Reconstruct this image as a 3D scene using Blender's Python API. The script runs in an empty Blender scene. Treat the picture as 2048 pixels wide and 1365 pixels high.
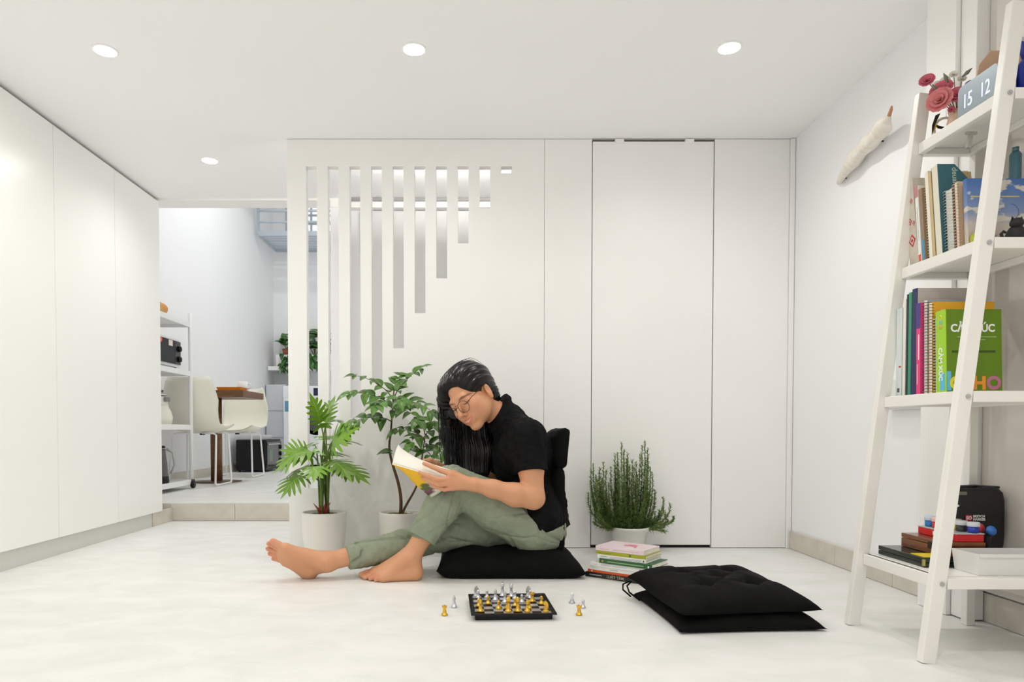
import bpy, bmesh, math, random
import numpy as np
from mathutils import Vector, Matrix, Euler

# ------------------------------------------------------------------ camera, world, lights, exposure
scene = bpy.context.scene
COL = scene.collection
R = math.radians
random.seed(7)
rng = np.random.default_rng(7)

F_PX, U0, PITCH, CAM_H = 1380.0, 947.0, R(1.5), 0.593
V0 = 862.0 + F_PX * math.tan(PITCH)
cam_data = bpy.data.cameras.new('camera')
cam_data.sensor_width = 36.0
cam_data.lens = 36.0 * F_PX / 2048.0
cam_data.shift_x = (1024.0 - U0) / 2048.0
cam_data.shift_y = (V0 - 682.5) / 2048.0
cam_data.clip_start = 0.02
cam = bpy.data.objects.new('camera', cam_data)
COL.objects.link(cam)
cam.location = (0, 0, CAM_H)
cam.rotation_euler = (R(90) - PITCH, 0, 0)
scene.camera = cam

scene.view_settings.view_transform = 'Standard'
scene.view_settings.look = 'None'
scene.view_settings.gamma = 1.0
scene.view_settings.use_curve_mapping = False
scene.view_settings.exposure = 0.18

world = bpy.data.worlds.new('daylight')
scene.world = world
world.use_nodes = True
world.node_tree.nodes['Background'].inputs[0].default_value = (0.99, 0.98, 0.965, 1)
world.node_tree.nodes['Background'].inputs[1].default_value = 1.1
scene.cycles.max_bounces = 8
scene.cycles.diffuse_bounces = 4
scene.cycles.glossy_bounces = 3
scene.cycles.transmission_bounces = 6
scene.cycles.transparent_max_bounces = 8
scene.cycles.caustics_reflective = False
scene.cycles.caustics_refractive = False
scene.cycles.sample_clamp_indirect = 6.0
scene.cycles.use_light_tree = False
scene.cycles.use_fast_gi = True                 # late bounces of the white room as ambient light
scene.cycles.fast_gi_method = 'REPLACE'
scene.cycles.ao_bounces_render = 3
scene.cycles.ao_bounces = 3
world.light_settings.ao_factor = 1.0
world.light_settings.distance = 1.2
scene.cycles.use_adaptive_sampling = True
scene.cycles.adaptive_threshold = 0.04

ROOM_H = 2.045
Y_BACK = 3.47
X_L, X_R = -1.97, 1.60
Y_FRONT = -1.6
DOWNLIGHTS = [(-1.405, 2.67), (-0.226, 2.66), (0.968, 2.65), (-1.415, 3.74)]
ADDED_DOWNLIGHTS = [(-0.85, 0.75), (0.55, 0.75)]
LAMP_W = 17.0

# ------------------------------------------------------------------ helpers
def at(u, v, Y):
    """world point seen in direction (u, v) at depth Y (used to measure the photograph)"""
    x = (u - U0) / F_PX; y = (V0 - v) / F_PX
    dy = math.cos(PITCH) + y * math.sin(PITCH); dz = -math.sin(PITCH) + y * math.cos(PITCH)
    t = Y / dy
    return Vector((x * t, Y, CAM_H + dz * t))

def tag(o, label=None, cat=None, group=None, kind=None):
    if label: o['label'] = label
    if cat: o['category'] = cat
    if group: o['group'] = group
    if kind: o['kind'] = kind
    return o

def empty(name, loc, label=None, cat=None, group=None, rz=0.0, kind=None):
    o = bpy.data.objects.new(name, None)
    COL.objects.link(o)
    o.location = loc; o.rotation_euler = (0, 0, rz)
    o.empty_display_size = 0.05
    return tag(o, label, cat, group, kind)

_mats = {}
def mat(name, col, rough=0.5, metal=0.0, var=0.0, vscale=8.0, bump=0.0, bscale=60.0, spec=None, coat=0.0,
        emit=None, estr=0.0, trans=0.0, alpha=1.0, col2=None, sheen=0.0, stretch=None, sss=0.0, detail=4.0):
    if name in _mats: return _mats[name]
    m = bpy.data.materials.new(name); m.use_nodes = True
    nt = m.node_tree; b = nt.nodes['Principled BSDF']
    col = tuple(col) + (1,) if len(col) == 3 else col
    b.inputs['Base Color'].default_value = col
    b.inputs['Roughness'].default_value = rough
    b.inputs['Metallic'].default_value = metal
    if spec is not None: b.inputs['Specular IOR Level'].default_value = spec
    if coat: b.inputs['Coat Weight'].default_value = coat; b.inputs['Coat Roughness'].default_value = 0.1
    if trans: b.inputs['Transmission Weight'].default_value = trans
    if alpha < 1: b.inputs['Alpha'].default_value = alpha
    if sheen: b.inputs['Sheen Weight'].default_value = sheen
    if sss:
        b.inputs['Subsurface Weight'].default_value = sss
        b.inputs['Subsurface Radius'].default_value = (0.012, 0.005, 0.003)
        b.inputs['Subsurface Scale'].default_value = 1.0
    if emit is not None:
        b.inputs['Emission Color'].default_value = tuple(emit) + (1,)
        b.inputs['Emission Strength'].default_value = estr
    if var or bump or col2:
        tc = nt.nodes.new('ShaderNodeTexCoord'); mp = nt.nodes.new('ShaderNodeMapping')
        nt.links.new(tc.outputs['Object'], mp.inputs[0])
        if stretch: mp.inputs['Scale'].default_value = stretch
        if var or col2:
            n = nt.nodes.new('ShaderNodeTexNoise'); n.inputs['Scale'].default_value = vscale
            n.inputs['Detail'].default_value = detail
            nt.links.new(mp.outputs[0], n.inputs['Vector'])
            rp = nt.nodes.new('ShaderNodeValToRGB')
            if col2 is None:
                c1 = tuple(max(0, c * (1 - var)) for c in col[:3]) + (1,)
                c2 = tuple(min(1, c * (1 + var)) for c in col[:3]) + (1,)
            else:
                c1 = col; c2 = tuple(col2) + (1,)
            rp.color_ramp.elements[0].position = 0.3; rp.color_ramp.elements[0].color = c1
            rp.color_ramp.elements[1].position = 0.7; rp.color_ramp.elements[1].color = c2
            nt.links.new(n.outputs['Fac'], rp.inputs[0]); nt.links.new(rp.outputs[0], b.inputs['Base Color'])
        if bump:
            n2 = nt.nodes.new('ShaderNodeTexNoise'); n2.inputs['Scale'].default_value = bscale
            n2.inputs['Detail'].default_value = 3
            nt.links.new(mp.outputs[0], n2.inputs['Vector'])
            bp = nt.nodes.new('ShaderNodeBump'); bp.inputs['Strength'].default_value = bump
            bp.inputs['Distance'].default_value = 0.004
            nt.links.new(n2.outputs['Fac'], bp.inputs['Height']); nt.links.new(bp.outputs[0], b.inputs['Normal'])
    _mats[name] = m
    return m

class MB:
    """collects boxes, bars, lathes and tubes; build() links them as one mesh object"""
    def __init__(self): self.v = []; self.f = []; self.mi = []; self.sm = []
    def add(self, verts, faces, mi=0, smooth=False):
        o = len(self.v); self.v += [tuple(p) for p in verts]
        for f in faces:
            self.f.append(tuple(i + o for i in f)); self.mi.append(mi); self.sm.append(smooth)
        return self
    def box(self, x0, x1, y0, y1, z0, z1, mi=0, bev=0.0, M=None):
        bm = bmesh.new(); bmesh.ops.create_cube(bm, size=1)
        for v in bm.verts:
            v.co = Vector((x0 + (v.co.x + .5) * (x1 - x0), y0 + (v.co.y + .5) * (y1 - y0), z0 + (v.co.z + .5) * (z1 - z0)))
        if bev > 0:
            bmesh.ops.bevel(bm, geom=list(bm.edges), offset=bev, segments=2, affect='EDGES', profile=0.5)
        return self.bm(bm, mi, M)
    def bm(self, bm, mi=0, M=None, smooth=False):
        bm.verts.index_update()
        vs = [(M @ v.co) if M else v.co.copy() for v in bm.verts]
        self.add(vs, [[v.index for v in f.verts] for f in bm.faces], mi, smooth)
        bm.free(); return self
    def bar(self, a, b, w, d=None, mi=0, up=(0, 0, 1), bev=0.0):
        a = Vector(a); b = Vector(b); d = d or w
        z = (b - a); L = z.length; z.normalize(); u = Vector(up)
        if abs(z.dot(u)) > 0.98: u = Vector((0, 1, 0))
        x = u.cross(z).normalized(); y = z.cross(x)
        M = Matrix((x, y, z)).transposed().to_4x4(); M.translation = a
        return self.box(-w / 2, w / 2, -d / 2, d / 2, 0, L, mi, bev, M)
    def tube(self, pts, r, n=8, mi=0, closed=False, cap=True, smooth=True):
        P = [Vector(p) for p in pts]; m = len(P)
        rs = r if hasattr(r, '__len__') else [r] * m
        vs = []; fs = []
        t0 = (P[1] - P[0]).normalized()
        ref = Vector((0, 0, 1)) if abs(t0.z) < 0.9 else Vector((1, 0, 0))
        nrm = (ref - t0 * ref.dot(t0)).normalized()
        for i in range(m):
            if closed: t = (P[(i + 1) % m] - P[i - 1]).normalized()
            elif i == 0: t = t0
            elif i == m - 1: t = (P[-1] - P[-2]).normalized()
            else: t = (P[i + 1] - P[i - 1]).normalized()
            nrm = nrm - t * nrm.dot(t)
            if nrm.length < 1e-6: nrm = t.orthogonal()
            nrm.normalize(); bn = t.cross(nrm)
            for k in range(n):
                a = 2 * math.pi * k / n
                vs.append(P[i] + (nrm * math.cos(a) + bn * math.sin(a)) * rs[i])
        for i in range(m if closed else m - 1):
            j = (i + 1) % m
            for k in range(n):
                k2 = (k + 1) % n
                fs.append((i * n + k, i * n + k2, j * n + k2, j * n + k))
        self.add(vs, fs, mi, smooth)
        if cap and not closed:
            self.add(vs[:n], [tuple(range(n - 1, -1, -1))], mi); self.add(vs[-n:], [tuple(range(n))], mi)
        return self
    def lathe(self, prof, n=24, c=(0, 0, 0), mi=0, smooth=True, M=None):
        vs = []; fs = []
        for (r, z) in prof:
            for k in range(n):
                a = 2 * math.pi * k / n
                p = Vector((c[0] + r * math.cos(a), c[1] + r * math.sin(a), c[2] + z))
                vs.append(M @ p if M else p)
        for i in range(len(prof) - 1):
            for k in range(n):
                k2 = (k + 1) % n
                fs.append((i * n + k, i * n + k2, (i + 1) * n + k2, (i + 1) * n + k))
        return self.add(vs, fs, mi, smooth)
    def cyl(self, a, b, r, n=16, mi=0, r2=None):
        return self.tube([a, b], [r, r2 if r2 is not None else r], n, mi)
    def prism(self, poly, y0, y1, mi=0, axis='y', M=None):
        """polygon in XZ extruded along y (axis y), in XY along z (axis z) or YZ along x (axis x)"""
        def P(a, b, h):
            p = {'y': (a, h, b), 'z': (a, b, h), 'x': (h, a, b)}[axis]
            return (M @ Vector(p)) if M else p
        n = len(poly)
        vs = [P(a, b, y0) for a, b in poly] + [P(a, b, y1) for a, b in poly]
        fs = [tuple(range(n)), tuple(range(2 * n - 1, n - 1, -1))]
        fs += [(i, i + n, (i + 1) % n + n, (i + 1) % n) for i in range(n)]
        return self.add(vs, fs, mi)
    def build(self, name, m, parent=None, kind=None, fixn=True, loc=None):
        me = bpy.data.meshes.new(name)
        vs = self.v
        if loc is not None: vs = [(p[0] - loc[0], p[1] - loc[1], p[2] - loc[2]) for p in vs]
        me.from_pydata([tuple(p) for p in vs], [], self.f)
        ms = m if isinstance(m, (list, tuple)) else [m]
        for k in ms: me.materials.append(k)
        me.polygons.foreach_set('material_index', self.mi)
        me.polygons.foreach_set('use_smooth', self.sm)
        me.update()
        if fixn:
            b = bmesh.new(); b.from_mesh(me)
            bmesh.ops.remove_doubles(b, verts=b.verts, dist=1e-6)
            bmesh.ops.recalc_face_normals(b, faces=b.faces); b.to_mesh(me); b.free()
        o = bpy.data.objects.new(name, me); COL.objects.link(o)
        if parent: o.parent = parent
        if loc is not None: o.location = loc
        if kind: o['kind'] = kind
        return o

def copy_tree(o, parent=None):
    c = o.copy(); COL.objects.link(c); c.parent = parent
    for ch in list(o.children): copy_tree(ch, c)
    return c

def text_part(name, body, size, M, m, parent, extrude=0.0003, align='LEFT', bold=0.0, xscale=1.0):
    """flat printed lettering as a thin mesh; M places the text's local xy plane"""
    cu = bpy.data.curves.new(name, 'FONT'); cu.body = body; cu.size = size; cu.align_x = align
    cu.extrude = extrude; cu.offset = bold; cu.resolution_u = 3
    tmp = bpy.data.objects.new(name, cu); COL.objects.link(tmp)
    dg = bpy.context.evaluated_depsgraph_get()
    me = bpy.data.meshes.new_from_object(tmp.evaluated_get(dg))
    bpy.data.objects.remove(tmp); me.name = name
    S = Matrix.Diagonal((xscale, 1, 1, 1))
    me.transform(M @ S)
    me.materials.clear(); me.materials.append(m)
    o = bpy.data.objects.new(name, me); COL.objects.link(o)
    if parent: o.parent = parent
    return o

def frame(origin, xdir, ydir):
    x = Vector(xdir).normalized(); y = Vector(ydir); y = (y - x * y.dot(x)).normalized(); z = x.cross(y)
    M = Matrix((x, y, z)).transposed().to_4x4(); M.translation = Vector(origin)
    return M

def struct(name, mb, m): return mb.build(name, m, kind='structure')
# ------------------------------------------------------------------ the setting
WHITE = mat('white_laminate', (0.90, 0.888, 0.86), 0.42, var=0.012, vscale=3)
PAINT = mat('white_wall_paint', (0.89, 0.885, 0.89), 0.7, bump=0.05, bscale=180)
CEIL = mat('ceiling_paint', (0.90, 0.895, 0.885), 0.85)
CAB = mat('gloss_white_cabinet', (0.90, 0.90, 0.865), 0.28, spec=0.35)
PLINTH = mat('grey_plinth', (0.62, 0.62, 0.57), 0.4)
GAP_SHADE = mat('painted_gap_shade', (0.02, 0.02, 0.02), 0.8)
SKIRT = mat('beige_skirting_tile', (0.63, 0.585, 0.51), 0.5, var=0.06, vscale=14)
KWALL = mat('kitchen_wall_paint', (0.86, 0.868, 0.872), 0.7)
STEEL = mat('brushed_steel', (0.6, 0.6, 0.6), 0.35, 1.0)
STEELP = mat('painted_grey_metal', (0.44, 0.50, 0.56), 0.5)

def floor_material():
    m = bpy.data.materials.new('pale_concrete_floor'); m.use_nodes = True
    nt = m.node_tree; b = nt.nodes['Principled BSDF']
    tc = nt.nodes.new('ShaderNodeTexCoord')
    mp = nt.nodes.new('ShaderNodeMapping'); mp.inputs['Scale'].default_value = (1.0, 1.6, 1)
    nt.links.new(tc.outputs['Object'], mp.inputs[0])
    n1 = nt.nodes.new('ShaderNodeTexNoise'); n1.inputs['Scale'].default_value = 4.5; n1.inputs['Detail'].default_value = 9
    n1.inputs['Roughness'].default_value = 0.62; n1.inputs['Distortion'].default_value = 0.6
    nt.links.new(mp.outputs[0], n1.inputs['Vector'])
    rp = nt.nodes.new('ShaderNodeValToRGB')
    rp.color_ramp.elements[0].position = 0.30; rp.color_ramp.elements[0].color = (0.725, 0.725, 0.685, 1)
    rp.color_ramp.elements[1].position = 0.62; rp.color_ramp.elements[1].color = (0.815, 0.81, 0.785, 1)
    nt.links.new(n1.outputs['Fac'], rp.inputs[0]); nt.links.new(rp.outputs[0], b.inputs['Base Color'])
    b.inputs['Roughness'].default_value = 0.38; b.inputs['Specular IOR Level'].default_value = 0.35
    return m
FLOOR = floor_material()

struct('floor', MB().box(X_L - .75, X_R + .15, Y_FRONT - .1, 4.54, -0.12, 0.0), FLOOR)
struct('ceiling', MB().box(X_L - .75, X_R + .15, Y_FRONT - .1, 4.35, ROOM_H, ROOM_H + .1), CEIL)
struct('wall_right', MB().box(X_R, X_R + .1, Y_FRONT, Y_BACK + .1, 0, ROOM_H), PAINT)
struct('wall_front', MB().box(X_L - .0, X_R + .1, Y_FRONT - .1, Y_FRONT, 0, ROOM_H), PAINT)

# fitted wardrobe along the left side, door after door, on a grey plinth
Y_CAB = 4.36
wb = empty('fitted_wardrobe', (X_L, 3.0, 0), 'floor-to-ceiling white fitted wardrobe with flush doors along the left wall', 'wardrobe')
wb.location = (0, 0, 0)
MB().box(X_L - .6, X_L - .022, Y_FRONT + .002, Y_CAB - .005, 0.10, ROOM_H - .004).build('carcass', CAB, wb)
MB().box(X_L - .6, X_L - .012, Y_FRONT, Y_CAB - .12, 0.0, 0.10).build('plinth', PLINTH, wb)
edges = [Y_FRONT + .002]
for yy in (-1.1, -.35, .40, 1.15, 1.93, 2.71, 3.27, 3.82, Y_CAB):
    edges.append(yy)
for i in range(len(edges) - 1):
    MB().box(X_L - .02, X_L, edges[i] + .0012, edges[i + 1] - .0012, 0.085, ROOM_H - .018, bev=.0008).build('door', CAB, wb)
MB().box(X_L - .05, X_L - .022, Y_FRONT, Y_CAB, ROOM_H - .018, ROOM_H - .001).build('top_shade_strip', mat('wardrobe_shadow_strip', (.33, .32, .29), .7), wb)  # dark grey strip paints the shade in the gap above the doors

# partition at the back: a panel with ten slits, shorter and shorter
def px(u): return at(u, 600, Y_BACK).x
def pz(v): return at(947, v, Y_BACK).z
TH = 0.045
x0p, x1p = px(575.5), px(1088)
slits = [(px(613.5 + 43.2 * k), px(634.8 + 43.2 * k), pz(977 - 70 * k)) for k in range(10)]
ztop = pz(333)
mb = MB()
mb.box(x0p, x1p, Y_BACK, Y_BACK + TH, ztop, ROOM_H - .002)
prev = x0p
for (a, b, zb) in slits:
    mb.box(prev, a, Y_BACK, Y_BACK + TH, 0.003, ztop); mb.box(a, b, Y_BACK, Y_BACK + TH, 0.003, zb); prev = b
mb.box(prev, x1p, Y_BACK, Y_BACK + TH, 0.003, ztop)
wall_back = struct('wall_back', mb, WHITE)
pan = MB().box(px(1088) + .0015, px(1184) - .003, Y_BACK - .001, Y_BACK + TH, 0.003, ROOM_H - .002, bev=.001).build('panel', WHITE, wall_back)
MB().box(px(1427), px(1576), Y_BACK - .001, Y_BACK + TH, 0.003, ROOM_H - .002, bev=.001).build('panel', WHITE, wall_back)
struct('trim_1', MB().box(px(1576) + .001, X_R - .002, Y_BACK - .012, Y_BACK + TH, 0.0, ROOM_H - .002, bev=.002), WHITE)
struct('gap_shade_sheet', MB().box(px(1184), px(1427), Y_BACK + .03, Y_BACK + TH, 0.0, ROOM_H - .002), GAP_SHADE)  # near-black sheet paints the darkness in the gaps around the sliding door
d1 = struct('door_1', MB().box(px(1184) + .001, px(1427) - .004, Y_BACK + .002, Y_BACK + .028, .016, ROOM_H - .012, bev=.0015), WHITE)
for u in (1237, 1376):
    MB().box(px(u) - .022, px(u) + .022, Y_BACK - .010, Y_BACK + .012, ROOM_H - .022, ROOM_H - .003, bev=.002).build('roller_hanger', WHITE, d1)
struct('trim_3', MB().box(px(1184), px(1427), Y_BACK - .004, Y_BACK + .03, ROOM_H - .004, ROOM_H - .0005), mat('aluminium_track', (.45, .43, .40), .5))

# corridor behind the partition
Y_COR = 4.35
zc_l = at(947, 415, Y_COR).z; zk_l = at(947, 401, Y_COR).z
struct('wall_corridor', MB().box(-.895, X_R + .1, Y_COR + .07, Y_COR + .17, 0, zc_l + .05)
       .box(-.895, -.80, Y_COR, Y_COR + .069, 0, zc_l - .001), PAINT)
struct('painted_shadow_line', MB().box(-.80, X_R + .1, Y_COR - .016, Y_COR - .001, ROOM_H - .020, ROOM_H - .001), mat('painted_shadow_grey', (.30, .29, .28), .8))  # grey strip paints the shadow line where corridor ceiling meets lintel
struct('trim_4', MB().box(-.895, X_R + .1, Y_COR, Y_COR + .07, zc_l, ROOM_H + .3), WHITE)
struct('trim_5', MB().box(X_L - .75, -.895, Y_COR, Y_COR + .15, zk_l, ROOM_H + .6, ), WHITE)
struct('wall_corridor_end', MB().box(X_R, X_R + .1, Y_BACK + .1, 4.6, 0, ROOM_H), PAINT)
for i in range(4):
    xx = -.72 + .6 * i
    struct('door_%d' % (i + 2), MB().box(xx, xx + .55, Y_COR + .05, Y_COR + .069, .01, zc_l - .01, bev=.002), mat('grey_door_paint', (.73, .715, .705), .6))

# right wall: tiled skirting, pilaster
TILE = .42
sk = struct('baseboard_right', MB().box(X_R - .006, X_R, Y_FRONT, Y_BACK, 0, .088), SKIRT)
yy = Y_FRONT
while yy < Y_BACK - .02:
    y2 = min(yy + TILE, Y_BACK - .014)
    MB().box(X_R - .014, X_R - .006, yy + .001, y2 - .001, 0.001, .09, bev=.0015).build('tile', SKIRT, sk)
    yy += TILE
pil = struct('wall_pilaster', MB().box(X_R - .085, X_R + .02, 2.20, 2.34, 0.002, ROOM_H), WHITE)
MB().box(X_R - .07, X_R - .016, 2.13, 2.198, 0.004, ROOM_H, bev=.002).build('casing', WHITE, pil)
BEIGE = mat('beige_door_paint', (0.70, 0.655, 0.59), 0.55)
pdoor = struct('door_6', MB().box(X_R - .03, X_R - .002, 1.2, 2.128, .10, ROOM_H - .002), BEIGE)
for k in range(5):
    MB().box(X_R - .042, X_R - .029, 1.22 + k * .18, 1.37 + k * .18, .12, ROOM_H - .03, bev=.004).build('panel', BEIGE, pdoor)

# step and raised kitchen
ZK = 0.115
struct('floor_kitchen', MB().box(-2.95, -.75, 4.55, 9.9, -.05, ZK), FLOOR)
stp = struct('trim_6', MB().box(X_L - .7, -.75, 4.536, 4.552, 0.0, ZK - .002), SKIRT)
for i in range(3):
    a = X_L - .02 + i * .42
    MB().box(a + .001, min(a + .419, -.90), 4.528, 4.536, .002, ZK - .004, bev=.001).build('tile', SKIRT, stp)
MB().box(X_L - .025, X_L - .008, Y_CAB - .115, 4.53, 0.001, .085).build('tile', SKIRT, stp)
Y_KB = 9.7; H_K = 4.3
struct('wall_kitchen_left', MB().box(-2.92, -2.80, 4.5, Y_KB + .1, 0, H_K), KWALL)
struct('wall_kitchen_side', MB().box(-.895, -.75, Y_COR + .17, Y_KB + .1, 0, H_K), KWALL)
struct('wall_kitchen_return', MB().box(-2.92, X_L - .61, 4.40, 4.5, 0, H_K), KWALL)
zw0, zw1 = at(600, 472, Y_KB).z, at(600, 408, Y_KB).z
xw0, xw1 = -2.62, -1.3
struct('wall_kitchen_back', MB().box(-2.92, -.75, Y_KB, Y_KB + .1, 0, zw0).box(-2.92, -.75, Y_KB, Y_KB + .1, zw1, H_K)
       .box(-2.92, xw0, Y_KB, Y_KB + .1, zw0, zw1).box(xw1, -.75, Y_KB, Y_KB + .1, zw0, zw1), KWALL)
struct('ceiling_kitchen', MB().box(-2.95, -.75, 4.4, Y_KB + .1, H_K, H_K + .1), CEIL)
struct('baseboard_kitchen', MB().box(-2.80, -2.788, 4.55, Y_KB, ZK, ZK + .085), SKIRT)
win = struct('window_1', MB().box(xw0, xw1, Y_KB - .01, Y_KB + .06, zw1 - .04, zw1).box(xw0, xw1, Y_KB - .01, Y_KB + .06, zw0, zw0 + .05)
             .box(xw0, xw0 + .05, Y_KB - .01, Y_KB + .06, zw0, zw1).box(xw1 - .05, xw1, Y_KB - .01, Y_KB + .06, zw0, zw1), STEELP)
GLASS = mat('window_glass', (1, 1, 1), 0.02, alpha=0.12)
nx, nz = 8, 3
cw = (xw1 - xw0 - .1) / nx; ch = (zw1 - zw0 - .09) / nz
for i in range(1, nx):
    MB().box(xw0 + .05 + i * cw - .012, xw0 + .05 + i * cw + .012, Y_KB, Y_KB + .03, zw0 + .05, zw1 - .04).build('mullion', STEELP, win)
for j in range(1, nz):
    MB().box(xw0 + .05, xw1 - .05, Y_KB - .002, Y_KB + .028, zw0 + .05 + j * ch - .012, zw0 + .05 + j * ch + .012).build('glazing_bar', STEELP, win)
pane0 = None
for i in range(nx):
    for j in range(nz):
        a = xw0 + .05 + i * cw; c = zw0 + .05 + j * ch
        MB().box(a + .013, a + cw - .013, Y_KB + .012, Y_KB + .016, c + .013, c + ch - .013).build('pane', GLASS, win)
# ------------------------------------------------------------------ recessed downlights
RIM = mat('white_lamp_rim', (.9, .9, .88), .4)
GLOW = mat('downlight_lens', (1, 1, 1), .5, emit=(1.0, .965, .90), estr=30)
dl_labels = ['recessed ceiling downlight at the far left above the wardrobe, nearest the camera',
             'recessed ceiling downlight in the middle of the ceiling above the reader',
             'recessed ceiling downlight on the right, in front of the plain sliding door',
             'small recessed ceiling downlight near the kitchen opening',
             ]
def downlight(x, y, z, label, group, power, proto=None, spot=True, col=(1.0, .972, .945)):
    e = empty('downlight', (x, y, z), label, 'ceiling light', group)
    if proto is None:
        MB().lathe([(.047, -.0005), (.047, -.003), (.044, -.006), (.040, -.005), (.039, -.001), (.047, -.0005)], 28).build('rim', RIM, e)
        MB().lathe([(0.0001, -.0045), (.039, -.0035), (.039, -.0012), (.0001, -.0012)], 24).build('lens', GLOW, e)
    else:
        for ch in proto.children:
            if ch.type == 'MESH':
                c = ch.copy(); COL.objects.link(c); c.parent = e
    ld = bpy.data.lights.new('lamp', 'SPOT')
    ld.energy = power; ld.color = col; ld.spot_size = R(165); ld.spot_blend = 0.9; ld.shadow_soft_size = 0.028
    lo = bpy.data.objects.new('lamp', ld); COL.objects.link(lo); lo.parent = e; lo.location = (0, 0, -.012)
    return e
proto_dl = None
for i, (x, y) in enumerate(DOWNLIGHTS):
    d = downlight(x, y, ROOM_H, dl_labels[i], 'recessed ceiling downlights', LAMP_W, proto_dl)
    proto_dl = proto_dl or d
for (x, y), lb in zip(ADDED_DOWNLIGHTS, ('added unseen ceiling downlight behind the camera on the wardrobe side', 'added unseen ceiling downlight behind the camera on the ladder shelf side')):
    downlight(x, y, ROOM_H, lb, 'added downlights behind the camera', LAMP_W * 1.7, proto_dl)  # unseen lamps added to light the room from behind the camera
downlight(-1.75, 6.9, H_K, 'added unseen ceiling downlight brightening the kitchen', 'added kitchen downlights', LAMP_W * 6, proto_dl, col=(.97, .985, 1.0))  # unseen cool lamp added to brighten the kitchen
# unseen light strip added behind the partition header to brighten the corridor ceiling
tl = empty('added_light_strip', (.48, Y_BACK + TH + .004, 1.955), 'added unseen light strip behind the header of the slatted partition', 'lamp')
MB().box(-1.05, 1.05, 0, .012, -.012, .012, bev=.002).build('batten', RIM, tl)
MB().box(-1.04, 1.04, .012, .016, -.006, .006).build('diffuser', mat('added_strip_glow', (1, 1, 1), .5, emit=(1, .985, .96), estr=8), tl)
ld = bpy.data.lights.new('lamp', 'AREA'); ld.shape = 'RECTANGLE'; ld.size = 2.06; ld.size_y = .012; ld.energy = 60; ld.color = (1, .985, .965)
lo = bpy.data.objects.new('lamp', ld); COL.objects.link(lo); lo.parent = tl; lo.location = (0, .018, 0); lo.rotation_euler = (R(168), 0, 0)
# ------------------------------------------------------------------ books: cover, page block, print, spiral rings
PAGES = mat('book_pages', (.86, .82, .72), .8, var=.05, vscale=120, stretch=(1, 1, 40))
INKW = mat('print_white', (.88, .88, .84), .6)
INKD = mat('print_dark', (.07, .07, .08), .6)
INKG = mat('print_grey', (.42, .42, .42), .6)
def paint(name, c, rough=.4, **k): return mat('cover_' + name, c, rough, **k)

def place(o, loc, lean=0.0, rz=0.0, rx=0.0, ry=0.0):
    o.location = loc; o.rotation_euler = (rx + lean, ry, rz); return o

def book(label, w, h, t, cover, loc, lean=0.0, rz=0.0, spine=None, cat='book', group=None, ring=None, flat=False, pages=PAGES,
         front=None, name='book', cov=.0016):
    """spine at x=0 facing -x, width along +x, thickness along +y, height along +z (flat: lies on its side)"""
    e = empty(name, (0, 0, 0), label, cat, group)
    T = Matrix.Identity(4)
    if flat: T = Matrix(((0, 0, 1, 0), (1, 0, 0, 0), (0, 1, 0, 0), (0, 0, 0, 1)))   # height->x, width->y, thickness->z
    if ring is None:
        mb = MB()
        mb.box(0, w, 0, cov, 0, h, bev=.0005, M=T); mb.box(0, w, t - cov, t, 0, h, bev=.0005, M=T)
        mb.build('cover', front or cover, e)
        MB().box(-.0012, cov * .8, 0, t, 0, h, bev=.0006, M=T).build('spine', spine or cover, e)
        MB().box(cov, w - .003, cov, t - cov, .002, h - .002, M=T).build('page_block', pages, e)
    else:
        MB().box(.006, w, 0, .0015, 0, h, bev=.0005, M=T).build('front_cover', front or cover, e)
        MB().box(.006, w, t - .0015, t, 0, h, bev=.0005, M=T).build('back_cover', cover, e)
        MB().box(.007, w - .002, .0018, t - .0018, .002, h - .002, M=T).build('page_block', pages, e)
        mb = MB(); n = int(h / .0085)
        for i in range(n):
            z = .008 + i * (h - .016) / max(1, n - 1)
            r = t * .5 + .0025
            pts = [T @ Vector((.007 - math.cos(a) * r * .9, t / 2 + math.sin(a) * r, z + .0007 * math.sin(a))) for a in np.linspace(-1.75, 1.75, 9)]
            mb.tube(pts, .0009, 4)
        mb.build('spiral_rings', ring, e)
    place(e, loc, lean, rz)
    return e
def spine_text(e, s, size, m, z, t, up=True, bold=.0, align='LEFT', xs=1.0):
    """lettering running along the spine"""
    M = frame((-.0016, t, z), (0, 0, -1), (0, -1, 0)) if up else frame((-.0016, 0, z), (0, 0, 1), (0, 1, 0))
    return text_part('lettering', s, size, M, m, e, align=align, bold=bold, xscale=xs)
def patch(e, name, x0, x1, z0, z1, m, face='spine', t=0.0, th=.0005):
    """a printed patch on the spine (coordinates y,z) or on the cover facing -y (coordinates x,z)"""
    if face == 'spine': return MB().box(-.0012 - th, -.0012, x0, x1, z0, z1).build(name, m, e)
    return MB().box(x0, x1, -th, 0, z0, z1).build(name, m, e)

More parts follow.
